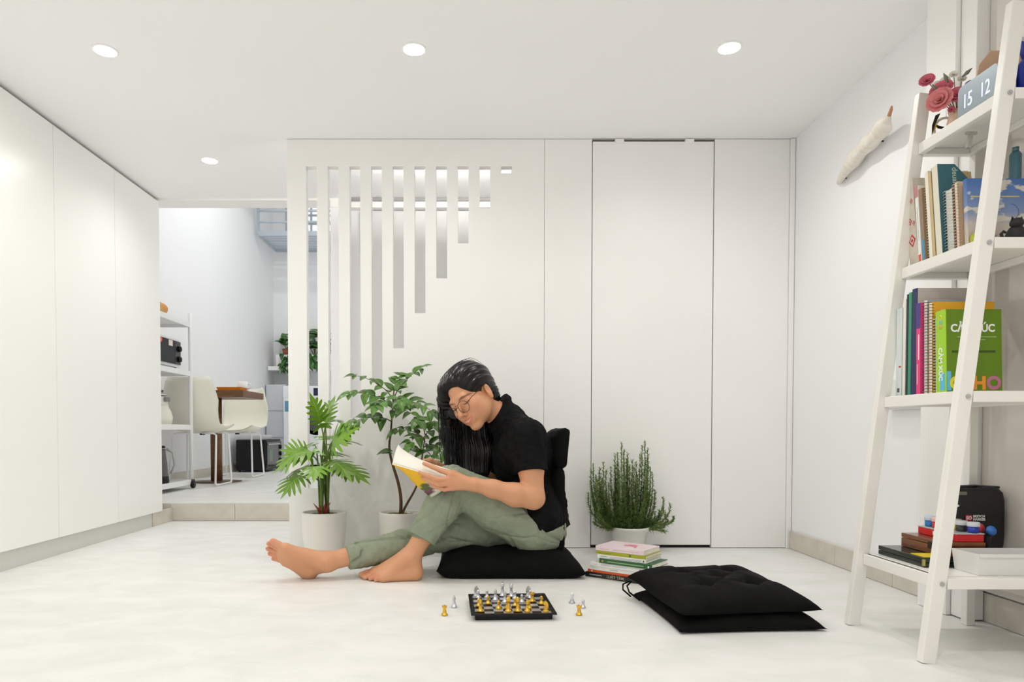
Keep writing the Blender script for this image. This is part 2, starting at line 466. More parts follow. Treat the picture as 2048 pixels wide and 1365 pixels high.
# ------------------------------------------------------------------ ladder shelf
LADDER = mat('white_lacquered_wood', (.84, .82, .76), .4, var=.02, vscale=6)
YN, YF = 1.75, 2.095
def xf(z): return 1.157 + .119 * z
lad = empty('ladder_shelf', (1.35, 1.92, 0), 'white leaning four-tier ladder shelf full of books against the right wall', 'shelf')
lad.location = (0, 0, 0)
for y in (YN, YF):
    MB().bar((xf(0.0), y, 0.0), (xf(1.60), y, 1.60) if y > 2 else (xf(1.66), y, 1.66), .024, .036, up=(1, 0, 0), bev=.002).build('front_leg', LADDER, lad)
    MB().box(1.498, 1.524, y - .013, y + .013, 0, 1.60, bev=.002).build('back_leg', LADDER, lad)
    MB().box(xf(1.6) + .012, 1.498, y - .011, y + .011, 1.572, 1.598, bev=.002).build('top_bar', LADDER, lad)
SH = [.220, .695, 1.080, 1.450]
for z in SH:
    x0 = xf(z)
    sh = MB().box(x0 + .006, 1.497, YN + .014, YF - .014, z - .012, z, bev=.001).build('shelf', LADDER, lad)
    MB().box(x0 - .002, x0 + .016, YN + .0125, YF - .0125, z - .032, z - .0, bev=.002).build('front_rail', LADDER, sh)
    MB().box(1.482, 1.497, YN + .0125, YF - .0125, z - .032, z - .012, bev=.002).build('back_rail', LADDER, sh)
    for y in (YN, YF):
        MB().box(x0 + .018, 1.497, y - .012, y + .012, z - .030, z - .002, bev=.002).build('side_rail', LADDER, sh)
    for y in (YN - .0125,):
        MB().cyl((x0 + .004, y, z - .016), (x0 + .004, y - .003, z - .016), .0055, 12).cyl((x0 + .004, y - .003, z - .016), (x0 + .004, y - .0045, z - .016), .0025, 6).build('bolt', STEEL, sh)
MB().bar((xf(1.0) + .10, 1.93, 1.418), (xf(1.0) + .092, 1.93, 1.375), .010).bar((xf(1.0) + .085, 1.93, 1.416), (xf(1.0) + .115, 1.93, 1.416), .007).build('bracket', mat('grey_bracket', (.45, .43, .38), .5), lad)

# tier three (z = .695): upright books, spines to the left
Z3 = SH[1] + .0006
G3 = 'books on the waist-high tier of the ladder shelf'
b = book('pale blue-grey hardback at the far left end of the waist-high tier', .15, .262, .026, paint('pale_blue', (.58, .68, .69), col2=(.80, .79, .74), vscale=5), (1.270, 2.052, Z3), group=G3)
patch(b, 'emblem', .008, .018, .012, .024, INKD); patch(b, 'red_mark', .002, .012, .085, .09, mat('print_red', (.6, .03, .05), .5))
b = book('thin cream paper folder beside the pale blue hardback', .16, .285, .012, paint('cream', (.82, .79, .70)), (1.272, 2.038, Z3), group=G3)
b = book('thin black folder next to the emerald spine', .16, .297, .007, paint('ink', (.015, .02, .035)), (1.273, 2.029, Z3), group=G3)
b = book('tall emerald green folder on the waist-high tier', .17, .300, .014, paint('emerald', (.0, .235, .12), coat=.5), (1.273, 2.013, Z3), group=G3)
b = book('tall navy binder with a grey cover on the waist-high tier', .19, .307, .022, paint('navy', (.008, .016, .085)), (1.273, 1.989, Z3), group=G3, front=paint('warm_grey', (.50, .45, .40)))
b = book('paperback with a pink and purple spine on the waist-high tier', .16, .262, .018, paint('pink', (.78, .045, .20)), (1.273, 1.969, Z3), lean=R(-1), group=G3)
patch(b, 'purple_band', .0, .018, .19, .262, mat('print_purple', (.075, .035, .22), .5))
patch(b, 'title_line', .005, .008, .10, .172, INKW); patch(b, 'title_line', .010, .013, .03, .088, mat('print_pale_pink', (.80, .50, .56), .6))
RINGD = mat('dark_wire', (.16, .17, .2), .4, .6); RINGB = mat('bronze_wire', (.28, .19, .10), .4, .6); RINGW = mat('white_wire', (.75, .77, .78), .4)
b = book('spiral notebook with white cover and dark rings beside the pink spine', .165, .268, .015, paint('off_white', (.80, .79, .75)), (1.275, 1.950, Z3), lean=R(-1.5), group=G3, ring=RINGD, front=paint('steel_grey', (.35, .37, .40)))
b = book('spiral notebook with an orange-yellow cover on the waist-high tier', .180, .258, .016, paint('kraft', (.70, .46, .16)), (1.275, 1.930, Z3), lean=R(-1.5), group=G3, ring=RINGB, front=paint('orange', (.80, .40, .01)))
patch(b, 'title_strip', .03, .085, .222, .237, mat('print_peach', (.75, .55, .38), .6), face='cover')
b = book('short spiral notebook with a black cover beside the green book', .14, .215, .014, paint('black', (.012, .012, .015)), (1.278, 1.909, Z3), lean=R(-2), group=G3, ring=RINGW)
patch(b, 'blue_tab', .01, .05, .19, .214, mat('print_sky', (.12, .36, .62), .5), face='cover')
GREEN = paint('leaf_green', (.115, .225, .0), .38)
LIME = paint('lime', (.34, .62, .02), .4)
gb = book('large green paperback with white title and coloured letters, nearest on the waist-high tier', .150, .226, .040, GREEN, (1.275, 1.862, Z3), lean=R(-2.5), spine=LIME, group=G3)
fc = lambda x, z: frame((x, -.0004, z), (1, 0, 0), (0, 0, 1))
text_part('title_lettering', 'CẢM XÚC', .029, fc(.012, .165), INKW, gb, bold=.0009, xscale=.90)
for k, (a, c) in enumerate([(.03, .135), (.045, .105)]):
    patch(gb, 'subtitle_line', a, c, .150 - k * .0075, .1515 - k * .0075, mat('print_pale_green', (.45, .56, .30), .6), face='cover')
patch(gb, 'author_line', .015, .132, .108, .1145, mat('print_dark_green', (.045, .09, .0), .6), face='cover')
for x, s, c in [(.008, 'O', (.78, .66, .0)), (.045, 'S', (.15, .5, .7)), (.071, 'H', (.85, .30, .02)), (.107, 'O', (.52, .16, .28))]:
    text_part('big_letter', s, .048, fc(x, .010), mat('print_letter_' + s + str(int(x * 1000)), c, .5), gb, bold=.0022)
spine_text(gb, 'CẢM XÚC', .020, INKW, .125, .028, bold=.0006)
patch(gb, 'blue_panel', .006, .024, .008, .055, mat('print_cyan', (.10, .48, .72), .5)); patch(gb, 'blue_panel', .001, .012, .006, .058, mat('print_cyan', (.1, .48, .72), .5), face='cover')
for z, c in ((.207, (.80, .70, .02)), (.194, (.2, .55, .65)), (.181, (.75, .42, .08))):
    MB().lathe([(.0035, 0), (.0065, 0), (.0065, .0006), (.0035, .0006)], 14, M=frame((-.0013, .02, z), (0, -1, 0), (0, 0, 1))).build('ring_mark', mat('mark%d' % int(z * 1000), c, .5), gb)

# tier two (z = 1.08): leaning folders, notebooks, binder, painting, cat
Z2 = SH[2] + .0006
G2 = 'books on the chest-high tier of the ladder shelf'
LE = R(-6.5)
FAB = mat('patterned_fabric_cover', (.66, .60, .50), .8, col2=(.55, .49, .40), vscale=30)
pf = book('beige fabric folder with red diamond pattern leaning at the left end', .115, .262, .040, FAB, (1.307, 2.038, Z2 + .006), lean=R(-8), group=G2, pages=mat('folder_inner', (.62, .58, .48), .8))
REDW = mat('woven_red', (.50, .02, .06), .8)
for (cy, cz, s) in ((.02, .075, .020), (.024, .135, .011), (.008, .125, .008), (.012, .195, .008)):
    for k in range(3):
        q = s * (1 - .33 * k); w_ = s * .16
        MB().prism([(cy - q * .75, cz), (cy, cz - q), (cy + q * .75, cz), (cy, cz + q), (cy - q * .75 + w_, cz), (cy, cz + q - w_ * 1.3), (cy + q * .75 - w_, cz), (cy, cz - q + w_ * 1.3)] if False else
                   [(cy - q * .75, cz), (cy, cz - q), (cy + q * .75, cz), (cy, cz + q)], -.0018 - .0003 * k, -.0012, axis='x').build('woven_diamond', REDW if k % 2 == 0 else FAB, pf)
b = book('white-spined paperback with a red label on the chest-high tier', .115, .235, .014, paint('white', (.82, .80, .75)), (1.305, 2.020, Z2), lean=LE, group=G2)
patch(b, 'red_label', .002, .012, .008, .028, mat('print_coral', (.80, .10, .06), .5)); patch(b, 'pink_band', 0, .014, .20, .235, mat('print_rose', (.55, .20, .22), .5))
patch(b, 'title_line', .006, .008, .07, .17, mat('print_sage', (.45, .55, .42), .6))
b = book('brown paperback with a blue stripe squeezed between notebooks', .115, .222, .012, paint('brown', (.30, .20, .12)), (1.307, 2.006, Z2), lean=LE, group=G2)
patch(b, 'blue_stripe', .003, .009, .01, .07, mat('print_blue', (.01, .35, .65), .5))
b = book('spiral notebook with mustard cover and cream rings on the chest-high tier', .115, .248, .013, paint('mustard', (.62, .48, .12)), (1.311, 1.991, Z2), lean=LE, group=G2, ring=mat('cream_wire', (.72, .66, .42), .4), front=paint('dark_print', (.07, .05, .06)))
b = book('thick cream paper pad left of the teal binder', .115, .262, .014, paint('cream2', (.82, .78, .66)), (1.307, 1.975, Z2), lean=LE, group=G2, pages=PAGES)
b = book('tan cardboard folder beside the teal binder', .115, .255, .010, paint('tan', (.62, .43, .20)), (1.307, 1.963, Z2), lean=LE, group=G2)
# teal magazine file with a cut corner
TEAL = paint('teal', (.035, .135, .165), .5)
tb = empty('magazine_file', (0, 0, 0), 'teal magazine file with a cut corner and pale lettering', 'binder', G2)
poly = [(0, 0), (.125, 0), (.125, .175), (.048, .266), (0, .266)]
MB().prism(poly, 0, .0018).build('front_side', TEAL, tb); MB().prism(poly, .0252, .027).build('back_side', TEAL, tb)
MB().box(0, .0018, .0018, .0252, 0, .266).build('spine', paint('teal_cream', (.78, .72, .58)), tb)
MB().box(.0018, .125, .0018, .0252, 0, .0018).build('base', TEAL, tb)
MB().box(.004, .12, .004, .022, .002, .15).build('papers', PAGES, tb)
text_part('lettering', 'deuan', .022, frame((.040, -.0003, .256), (0, 0, -1), (1, 0, 0)), mat('print_pale_teal', (.42, .52, .42), .6), tb, bold=.0004)
place(tb, (1.307, 1.934, Z2), LE)
b = book('spiral notebook with frosted cover and silver rings on the chest-high tier', .12, .185, .026, paint('frosted', (.55, .62, .58)), (1.313, 1.905, Z2), lean=R(-5), group=G2, ring=mat('silver_wire', (.7, .71, .72), .3, .8))
b = book('spiral notebook with a red spine strip beside the cloud painting', .12, .195, .013, paint('cherry', (.36, .02, .03)), (1.315, 1.887, Z2), lean=R(-5), group=G2, ring=mat('gold_wire', (.75, .55, .28), .4, .5), front=paint('peach2', (.74, .52, .34)))

def sky_canvas_material():
    m = bpy.data.materials.new('cloud_painting'); m.use_nodes = True
    nt = m.node_tree; bs = nt.nodes['Principled BSDF']; bs.inputs['Roughness'].default_value = .7
    tc = nt.nodes.new('ShaderNodeTexCoord'); sp = nt.nodes.new('ShaderNodeSeparateXYZ'); nt.links.new(tc.outputs['Object'], sp.inputs[0])
    mr = nt.nodes.new('ShaderNodeMapRange'); mr.inputs['From Min'].default_value = 0; mr.inputs['From Max'].default_value = .19
    nt.links.new(sp.outputs['Z'], mr.inputs['Value'])
    rp = nt.nodes.new('ShaderNodeValToRGB'); e = rp.color_ramp.elements
    e[0].position = 0; e[0].color = (.60, .52, .43, 1); e[1].position = 1; e[1].color = (.06, .15, .40, 1)
    for p, c in ((.35, (.55, .49, .44, 1)), (.52, (.22, .29, .47, 1)), (.75, (.13, .22, .45, 1))):
        q = e.new(p); q.color = c
    nt.links.new(mr.outputs[0], rp.inputs[0])
    mp = nt.nodes.new('ShaderNodeMapping'); mp.inputs['Scale'].default_value = (9, 9, 20); nt.links.new(tc.outputs['Object'], mp.inputs[0])
    n = nt.nodes.new('ShaderNodeTexNoise'); n.inputs['Scale'].default_value = 1.6; n.inputs['Detail'].default_value = 3
    nt.links.new(mp.outputs[0], n.inputs['Vector'])
    r2 = nt.nodes.new('ShaderNodeValToRGB'); r2.color_ramp.elements[0].position = .54; r2.color_ramp.elements[1].position = .58
    nt.links.new(n.outputs['Fac'], r2.inputs[0])
    mx = nt.nodes.new('ShaderNodeMix'); mx.data_type = 'RGBA'; mx.inputs[7].default_value = (.62, .58, .50, 1)
    nt.links.new(r2.outputs[0], mx.inputs[0]); nt.links.new(rp.outputs[0], mx.inputs[6]); nt.links.new(mx.outputs[2], bs.inputs['Base Color'])
    return m
cv = empty('canvas_painting', (0, 0, 0), 'canvas painting of blue sky with cream clouds standing on the chest-high tier', 'painting')
MB().box(0, .19, 0, .014, 0, .192, bev=.001).build('canvas', sky_canvas_material(), cv)
LINE = mat('thin_drawn_line', (.10, .13, .2), .6)
for (cx, cz, r, a0, a1) in ((.055, .128, .024, .4, 5.0), (.062, .05, .02, 2.2, 5.6), (.115, .10, .022, -1.5, 1.5)):
    MB().tube([(cx + r * math.cos(a), -.0006, cz + r * 1.0 * math.sin(a)) for a in np.linspace(a0, a1, 20)], .0006, 4).build('drawn_loop', LINE, cv)
MB().box(.01, .14, -.0006, 0, .140, .1435).build('yellow_stroke', mat('stroke_yellow', (.62, .50, .22), .7), cv)
place(cv, (1.325, 1.860, Z2), R(-4))
tg = MB().lathe([(0.0001, 0), (.021, 0), (.022, .0008), (.022, .0018), (.0001, .0025)], 28, M=frame((0, 0, .022), (1, 0, 0), (0, .08, 1)))
o = tg.build('round_tag', mat('lime_tag', (.48, .55, .02), .4))
tag(o, 'small round lime-yellow tag propped against the cloud painting', 'tag'); o.location = (1.346, 1.854, Z2)
# black cat figurine, seen from behind
ct = empty('cat_figurine', (1.398, 1.792, Z2), 'small black sitting cat figurine with curled tail in front of the painting', 'figurine')
CATM = mat('matte_black', (.012, .011, .012), .6)
mb = MB(); mb.lathe([(.0001, 0), (.022, 0), (.0245, .006), (.023, .018), (.018, .030), (.0145, .036), (.0001, .037)], 20)
mb.build('body', CATM, ct)
MB().lathe([(.0001, -.014), (.010, -.011), (.0155, -.003), (.0155, .004), (.011, .012), (.0001, .014)], 18, c=(0, -.002, .046)).build('head', CATM, ct)
for s in (-1, 1):
    MB().tube([(s * .010, -.002, .054), (s * .0125, -.002, .064)], [.005, .0006], 8).build('ear', CATM, ct)
MB().tube([(-.018, -.004, .005), (-.030, -.006, .004), (-.040, -.006, .009), (-.043, -.006, .018), (-.037, -.006, .024), (-.031, -.006, .021)], [.004, .004, .004, .004, .0038, .003], 8).build('tail', CATM, ct)
# dark plant behind the painting
dp = empty('dark_succulent', (1.462, 1.962, Z2), 'dark spiky little plant behind the cloud painting', 'plant')
MB().lathe([(.0001, 0), (.024, 0), (.03, .15), (.027, .15), (.025, .14), (.0001, .14)], 18).build('pot', mat('dark_pot', (.06, .05, .04), .6), dp)
DPL = mat('dark_leaf', (.035, .05, .018), .5)
for k in range(26):
    a = k * 2.4; el = random.uniform(.15, 1.2); L = random.uniform(.05, .085)
    d = Vector((math.cos(a) * math.cos(el), math.sin(a) * math.cos(el), math.sin(el)))
    s = Vector((0, 0, .145))
    MB().tube([s, s + d * L * .5 + Vector((0, 0, .006)), s + d * L], [.003, .0042, .0005], 5).build('leaf', DPL, dp)
tb2 = empty('teal_bottle', (1.478, 1.902, Z2), 'teal bottle half hidden behind the painting on the chest-high tier', 'bottle')
MB().lathe([(.0001, 0), (.013, 0), (.015, .02), (.014, .265), (.010, .272), (.0001, .272)], 18).build('body', paint('teal_glass', (.05, .14, .17), .3), tb2)
MB().lathe([(.0001, .272), (.008, .272), (.008, .285), (.0001, .286)], 14).build('cap', paint('teal_glass', (.05, .14, .17), .3), tb2)

# top tier (z = 1.45): clock, flowers, card, toys, blue bag
Z1 = SH[3] + .0006
ck = empty('alarm_clock', (1.342, 1.790, Z1), 'mirrored silver alarm clock with glowing digits on the top tier', 'clock')
MB().box(.003, .05, 0, .147, 0, .089, bev=.006).build('body', mat('white_plastic', (.80, .79, .76), .4), ck)
def rounded(y0, y1, z0, z1, r, n=5):
    P = []
    for cy, cz, a0 in ((y1 - r, z1 - r, 0), (y0 + r, z1 - r, 90), (y0 + r, z0 + r, 180), (y1 - r, z0 + r, 270)):
        for k in range(n + 1):
            a = R(a0 + 90 * k / n); P.append((cy + r * math.cos(a), cz + r * math.sin(a)))
    return P
MB().prism(rounded(.001, .146, .001, .088, .014), 0.0, .003, axis='x').build('mirror_front', mat('mirror_grey', (.36, .42, .46), .25, .6), ck)
DIG = mat('lit_digits', (.7, .75, 1), .5, emit=(.70, .76, 1.0), estr=.62)
for s, y in (('15', .128), ('12', .064)):
    text_part('digits', s, .054, frame((-.0003, y, .024), (0, -1, 0), (0, 0, 1)), DIG, ck, xscale=.72)
MB().cyl((.018, -.001, .062), (.018, .002, .062), .004, 10).build('button', CATM, ck)
# bouquet of paper flowers
bq = empty('flower_bouquet', (1.395, 2.015, Z1), 'bouquet of pink paper flowers at the far end of the top tier', 'flowers')
MB().lathe([(.0001, 0), (.018, 0), (.026, .03), (.020, .055), (.023, .065), (.019, .065), (.016, .055), (.0001, .05)], 20).build('vase', mat('peach_ceramic', (.72, .50, .36), .5), bq)
def rose(c, r, m, d):
    mb = MB(); Mx = Vector(d).to_track_quat('Z', 'Y').to_matrix().to_4x4(); Mx.translation = Vector(c)
    for ring in range(4):
        n = 7 - ring; rr = r * (1 - ring * .22); tilt = .25 + ring * .33
        for k in range(n):
            a = 2 * math.pi * k / n + ring * .5
            ux = Vector((math.cos(a), math.sin(a), 0)); vx = Vector((-math.sin(a), math.cos(a), 0)); wz = Vector((0, 0, 1))
            dirv = ux * math.cos(tilt) + wz * math.sin(tilt)
            pts = []
            for (s, w_) in ((0, .15), (.45, .52), (.8, .5), (1.0, .22)):
                for q in (-1, 0, 1):
                    pts.append(Mx @ (dirv * rr * s + vx * rr * w_ * q + wz * rr * .10 * abs(q) * (1 if s < .9 else -.3)))
            fs = [(i * 3 + j, i * 3 + j + 1, i * 3 + j + 4, i * 3 + j + 3) for i in range(3) for j in range(2)]
            mb.add(pts, fs, 0, True)
    return mb
PK1 = mat('petal_salmon', (.66, .20, .20), .8); PK2 = mat('petal_rose', (.60, .12, .17), .8); PUR = mat('petal_violet', (.26, .17, .33), .8)
WHP = mat('petal_white', (.80, .77, .66), .8); SAGE = mat('dried_leaf', (.24, .22, .18), .8)
for c, r, m, d in (((-.055, -.01, .09), .036, PK1, (-.8, -.6, .1)), ((-.042, .005, .125), .032, PK2, (-.7, -.6, .4)), ((-.022, -.03, .095), .024, PK2, (-.5, -.8, .2)),
                   ((-.062, .04, .170), .022, PK2, (-.6, -.7, .3)), ((.01, -.04, .115), .018, PUR, (-.3, -.9, .2)), ((-.03, .01, .155), .014, WHP, (-.5, -.8, .3)), ((-.015, -.005, .165), .013, WHP, (-.5, -.8, .4)), ((-.045, .02, .15), .012, WHP, (-.5, -.8, .3)), ((.005, -.01, .15), .012, WHP, (-.4, -.8, .4)), ((-.03, -.02, .06), .010, PK2, (-.6, -.8, 0))):
    f_ = rose(c, r, m, d).build('flower', m, bq, fixn=False)
    MB().tube([(0, 0, .055), Vector(c) * .6 + Vector((0, 0, .02)), c], .0014, 5).build('stem', SAGE, f_)
for k in range(5):
    a = k * 1.3; c = Vector((-.02 + .03 * math.cos(a), .03 * math.sin(a), .10 + .012 * k)); d = Vector((math.cos(a), -.5, .5)) * .035
    MB().tube([c, c + d * .5, c + d], [.002, .006, .0005], 5).build('dried_leaf', SAGE, bq)
# peach card with cut corners
pc = MB().prism([(0, 0), (.17, 0), (.17, .18), (.135, .205), (.055, .205), (.022, .165), (0, .05)], 0, .004).build('peach_card', mat('peach_paper', (.66, .43, .29), .85, var=.04, vscale=20))
tag(pc, 'large peach card with cut corners behind the alarm clock on the top tier', 'card'); place(pc, (1.345 + .045, 1.945, Z1), R(-3))
# toys behind the clock
ty = empty('doll_figure', (1.415, 1.905, Z1 + .0), 'small toy figure with brown hair behind the alarm clock', 'toy')
MB().lathe([(.0001, 0), (.014, 0), (.018, .03), (.012, .065), (.0001, .07)], 16).build('body', WHP, ty)
MB().lathe([(.0001, -.016), (.011, -.012), (.017, 0), (.013, .012), (.0001, .016)], 16, c=(0, 0, .084)).build('head', mat('toy_skin', (.68, .45, .30), .6), ty)
MB().lathe([(.0195, -.002), (.017, .008), (.010, .016), (.0001, .0195)], 16, c=(.001, .002, .084)).build('hair', mat('toy_hair', (.16, .08, .04), .6), ty)
ty2 = empty('yellow_toy', (1.415, 1.862, Z1 + .0), 'yellow rounded toy at the near end behind the alarm clock', 'toy')
MB().lathe([(.0001, 0), (.013, 0), (.016, .04), (.011, .085), (.0001, .086)], 16).build('body', mat('toy_peach', (.72, .42, .25), .6), ty2)
MB().lathe([(.0001, -.017), (.013, -.014), (.021, -.002), (.018, .009), (.008, .016), (.0001, .018)], 18, c=(0, 0, .100)).build('cap', mat('toy_yellow', (.72, .50, .02), .5), ty2)
bb = empty('blue_bag', (1.448, 1.802, Z1), 'bright blue fabric pouch at the near end of the top tier', 'bag')
def blob(c, s, n=20, m=12, amp=.06, seed=0, power=2.6):
    vs = []; fs = []; r_ = random.Random(seed); ph = [r_.uniform(0, 6) for _ in range(6)]
    for i in range(m + 1):
        th = math.pi * i / m
        for k in range(n):
            a = 2 * math.pi * k / n
            x, y, z = math.sin(th) * math.cos(a), math.sin(th) * math.sin(a), math.cos(th)
            q = (abs(x) ** power + abs(y) ** power + abs(z) ** power) ** (-1 / power)
            w = 1 + amp * (math.sin(3 * a + ph[0] + 2 * z) + math.sin(5 * z + ph[1] + a) * .7 + math.sin(7 * a + ph[2]) * .4)
            vs.append((c[0] + s[0] * x * q * w, c[1] + s[1] * y * q * w, c[2] + s[2] * z * q * w))
    for i in range(m):
        for k in range(n):
            k2 = (k + 1) % n; fs.append((i * n + k, i * n + k2, (i + 1) * n + k2, (i + 1) * n + k))
    return vs, fs
BLUE = mat('cobalt_fabric', (.005, .018, .28), .45)
MB().add(*blob((0, 0, .052), (.055, .03, .052), seed=3), 0, True).build('lower_fold', BLUE, bb)
MB().add(*blob((.012, .008, .135), (.045, .026, .042), seed=5, amp=.04), 0, True).build('upper_fold', BLUE, bb)
MB().tube([(-.03, -.028, .096), (0, -.03, .10), (.04, -.028, .096)], .004, 6).build('drawstring', mat('cord_red', (.5, .05, .1), .7), bb)
# hanging white ring with a black and yellow bird at the far end frame
hg = empty('hanging_ornament', (1.435, 2.118, 1.585), 'white ring ornament with a black and yellow bird hanging from the far end frame', 'ornament')
hg.location = (0, 0, 0)
c0 = Vector((1.432, 2.116, 1.505))
MB().tube([c0 + Vector((.036 * math.cos(a), 0, .036 * math.sin(a))) for a in np.linspace(0, 2 * math.pi, 28, endpoint=False)], .004, 8, closed=True).build('ring', WHP, hg)
MB().tube([c0 + Vector((0, 0, .038)), c0 + Vector((0, 0, .068))], .0008, 5).build('thread', WHP, hg)
YEL = mat('bird_yellow', (.80, .55, .0), .5)
bc = c0 + Vector((-.036, -.006, .01))
MB().tube([bc + Vector((-.008, 0, -.020)), bc, bc + Vector((.030, 0, -.010))], [.0015, .0045, .001], 8).build('bird_body', YEL, hg)
MB().prism([(bc.x - .012, bc.z - .03), (bc.x - .004, bc.z), (bc.x + .012, bc.z + .036), (bc.x - .002, bc.z + .030), (bc.x - .012, bc.z + .0)], bc.y - .004, bc.y - .002).build('wing', CATM, hg)
MB().prism([(bc.x, bc.z), (bc.x + .026, bc.z - .006), (bc.x + .030, bc.z - .014), (bc.x + .004, bc.z - .010)], bc.y - .0045, bc.y - .0035).build('wing', CATM, hg)

# bottom tier (z = .22): flat case, wooden box, paints, tray, bag
Z4 = SH[0] + .0006
bx = empty('flat_black_case', (1.225, 1.868, Z4), 'flat black glossy case lying on the bottom tier', 'case')
BKG = mat('gloss_black_green', (.012, .018, .014), .18)
MB().box(0, .20, 0, .212, .0, .012, bev=.002).build('lower_shell', BKG, bx); MB().box(0, .20, 0, .212, .013, .026, bev=.002).build('lid', BKG, bx)
MB().box(-.002, .004, -.0015, .006, .004, .022, bev=.001).build('brass_corner', mat('brass', (.55, .45, .15), .35, .8), bx)
wx = empty('wooden_box', (1.285, 1.878, Z4 + .0265), 'brown lacquered wooden box on top of the flat black case', 'box')
WOOD = mat('brown_lacquered_wood', (.25, .085, .022), .3, col2=(.12, .035, .01), vscale=6, stretch=(3, 1, 14), coat=.3)
MB().box(0, .115, 0, .188, 0, .026, bev=.002).build('body', WOOD, wx); MB().box(0, .115, 0, .188, .027, .040, bev=.002).build('lid', WOOD, wx)
MB().box(-.004, 0, .035, .062, .014, .034, bev=.001).build('clasp', mat('dark_bronze', (.05, .04, .02), .4, .7), wx)
yp = MB().box(0, .055, 0, .06, 0, .002).build('yellow_card', mat('yellow_card', (.72, .55, .02), .6)); tag(yp, 'yellow card slip lying on the flat black case', 'card'); place(yp, (1.229, 1.872, Z4 + .0265), rz=R(0))
rb_ = empty('red_paint_box', (1.325, 1.885, Z4 + .067), 'shallow red box with white label on the wooden box', 'box')
MB().box(0, .075, 0, .165, 0, .02, bev=.0015).build('body', mat('red_plastic', (.62, .01, .015), .35), rb_)
MB().box(-.001, .076, -.001, .166, .0202, .0235, bev=.001).build('lid', mat('grey_translucent', (.50, .50, .49), .35), rb_)
MB().box(-.0008, 0, .07, .098, .005, .016).build('label', INKW, rb_)
def jar(x, y, c, label, lidc=(.62, .63, .66)):
    j = empty('paint_jar', (x, y, Z4 + .0912), label, 'paint jar', 'paint jars on the red box')
    MB().lathe([(.0001, 0), (.0125, 0), (.0135, .002), (.0135, .017), (.0001, .017)], 20).build('jar', mat('jar_%d_%d' % (int(c[0] * 99), int(c[2] * 99)), c, .3), j)
    MB().lathe([(.0001, .0172), (.0150, .0172), (.0155, .019), (.0150, .028), (.0135, .0295), (.0001, .0295)], 20).build('lid', mat('jar_lid_%d' % int(lidc[1] * 99), lidc, .35), j)
    return j
jar(1.345, 2.026, (.01, .17, .50), 'paint jar with light blue contents at the far end of the red box', (.50, .58, .68))
jar(1.345, 1.994, (.55, .02, .02), 'paint jar with red contents and pinkish lid', (.72, .45, .45))
jar(1.375, 1.962, (.70, .45, .02), 'paint jar with yellow contents', (.66, .60, .45))
jar(1.368, 1.928, (.03, .03, .035), 'paint jar with black contents and grey lid')
jar(1.378, 1.896, (.01, .03, .35), 'paint jar with dark blue contents and grey lid, nearest on the red box')
tr = empty('white_tray', (1.298, 1.768, Z4), 'white plastic tray with sloped walls at the near end of the bottom tier', 'tray')
WPL = mat('white_tray_plastic', (.76, .75, .73), .4)
def tray(w, d, h, t, sl):
    mb = MB(); o = [(-sl, -sl), (w + sl, -sl), (w + sl, d + sl), (-sl, d + sl)]; i = [(t - sl, t - sl), (w - t + sl, t - sl), (w - t + sl, d - t + sl), (t - sl, d - t + sl)]
    b0 = [(0, 0), (w, 0), (w, d), (0, d)]; bi = [(t, t), (w - t, t), (w - t, d - t), (t, d - t)]
    vs = [(x, y, 0) for x, y in b0] + [(x, y, h) for x, y in o] + [(x, y, h) for x, y in i] + [(x, y, t) for x, y in bi]
    fs = [(0, 1, 2, 3), (12, 13, 14, 15)]
    for a in (0, 4, 8):
        for k in range(4): fs.append((a + k, a + (k + 1) % 4, a + 4 + (k + 1) % 4, a + 4 + k))
    return mb.add(vs, fs)
tray(.19, .085, .055, .004, .005).build('shell', WPL, tr)
MB().box(.002, .188, -.0075, -.0045, .046, .054, bev=.001).build('lip', WPL, tr)
kn = MB().add(*blob((0, 0, .012), (.024, .014, .011), seed=9), 0, True).build('black_clip', CATM); tag(kn, 'small black clip lying in the white tray', 'clip'); kn.location = (1.335, 1.815, Z4 + .040)
kn.location = (1.335, 1.815, Z4 + .0042)
pg = empty('pencil_case', (1.398, 1.990, Z4), 'large black fabric marker case with white and red lettering on the bottom tier', 'bag')
BLKF = mat('black_nylon', (.010, .010, .009), .6, bump=.2, bscale=90)
vs, fs = blob((.074, .03, .104), (.074, .026, .103), n=36, m=20, amp=.010, seed=11, power=6)
MB().add(vs, fs, 0, True).build('body', BLKF, pg)
MB().tube([(.004, .028, .208), (.07, .028, .2105), (.142, .028, .206)], .004, 6).build('zip', mat('zip_black', (.02, .02, .02), .4), pg)
MB().box(.008, .03, .0025, .0035, .186, .196).build('reflective_patch', mat('patch_grey', (.16, .17, .13), .4), pg)
MB().cyl((.004, .001, .155), (.004, .004, .155), .0035, 8).build('rivet', INKW, pg)
MB().box(.026, .044, .0005, .0016, .112, .128).build('logo_plate', mat('logo_red', (.62, .05, .08), .5), pg)
text_part('logo_lettering', 'SO', .013, frame((.0275, .0003, .1155), (1, 0, 0), (0, 0, 1)), INKW, pg, bold=.0004)
text_part('lettering', 'SKETCH', .0095, frame((.047, .0003, .1215), (1, 0, 0), (0, 0, 1)), INKW, pg, bold=.0003)
text_part('lettering', 'MARKER', .0095, frame((.047, .0003, .1125), (1, 0, 0), (0, 0, 1)), INKW, pg, bold=.0003)
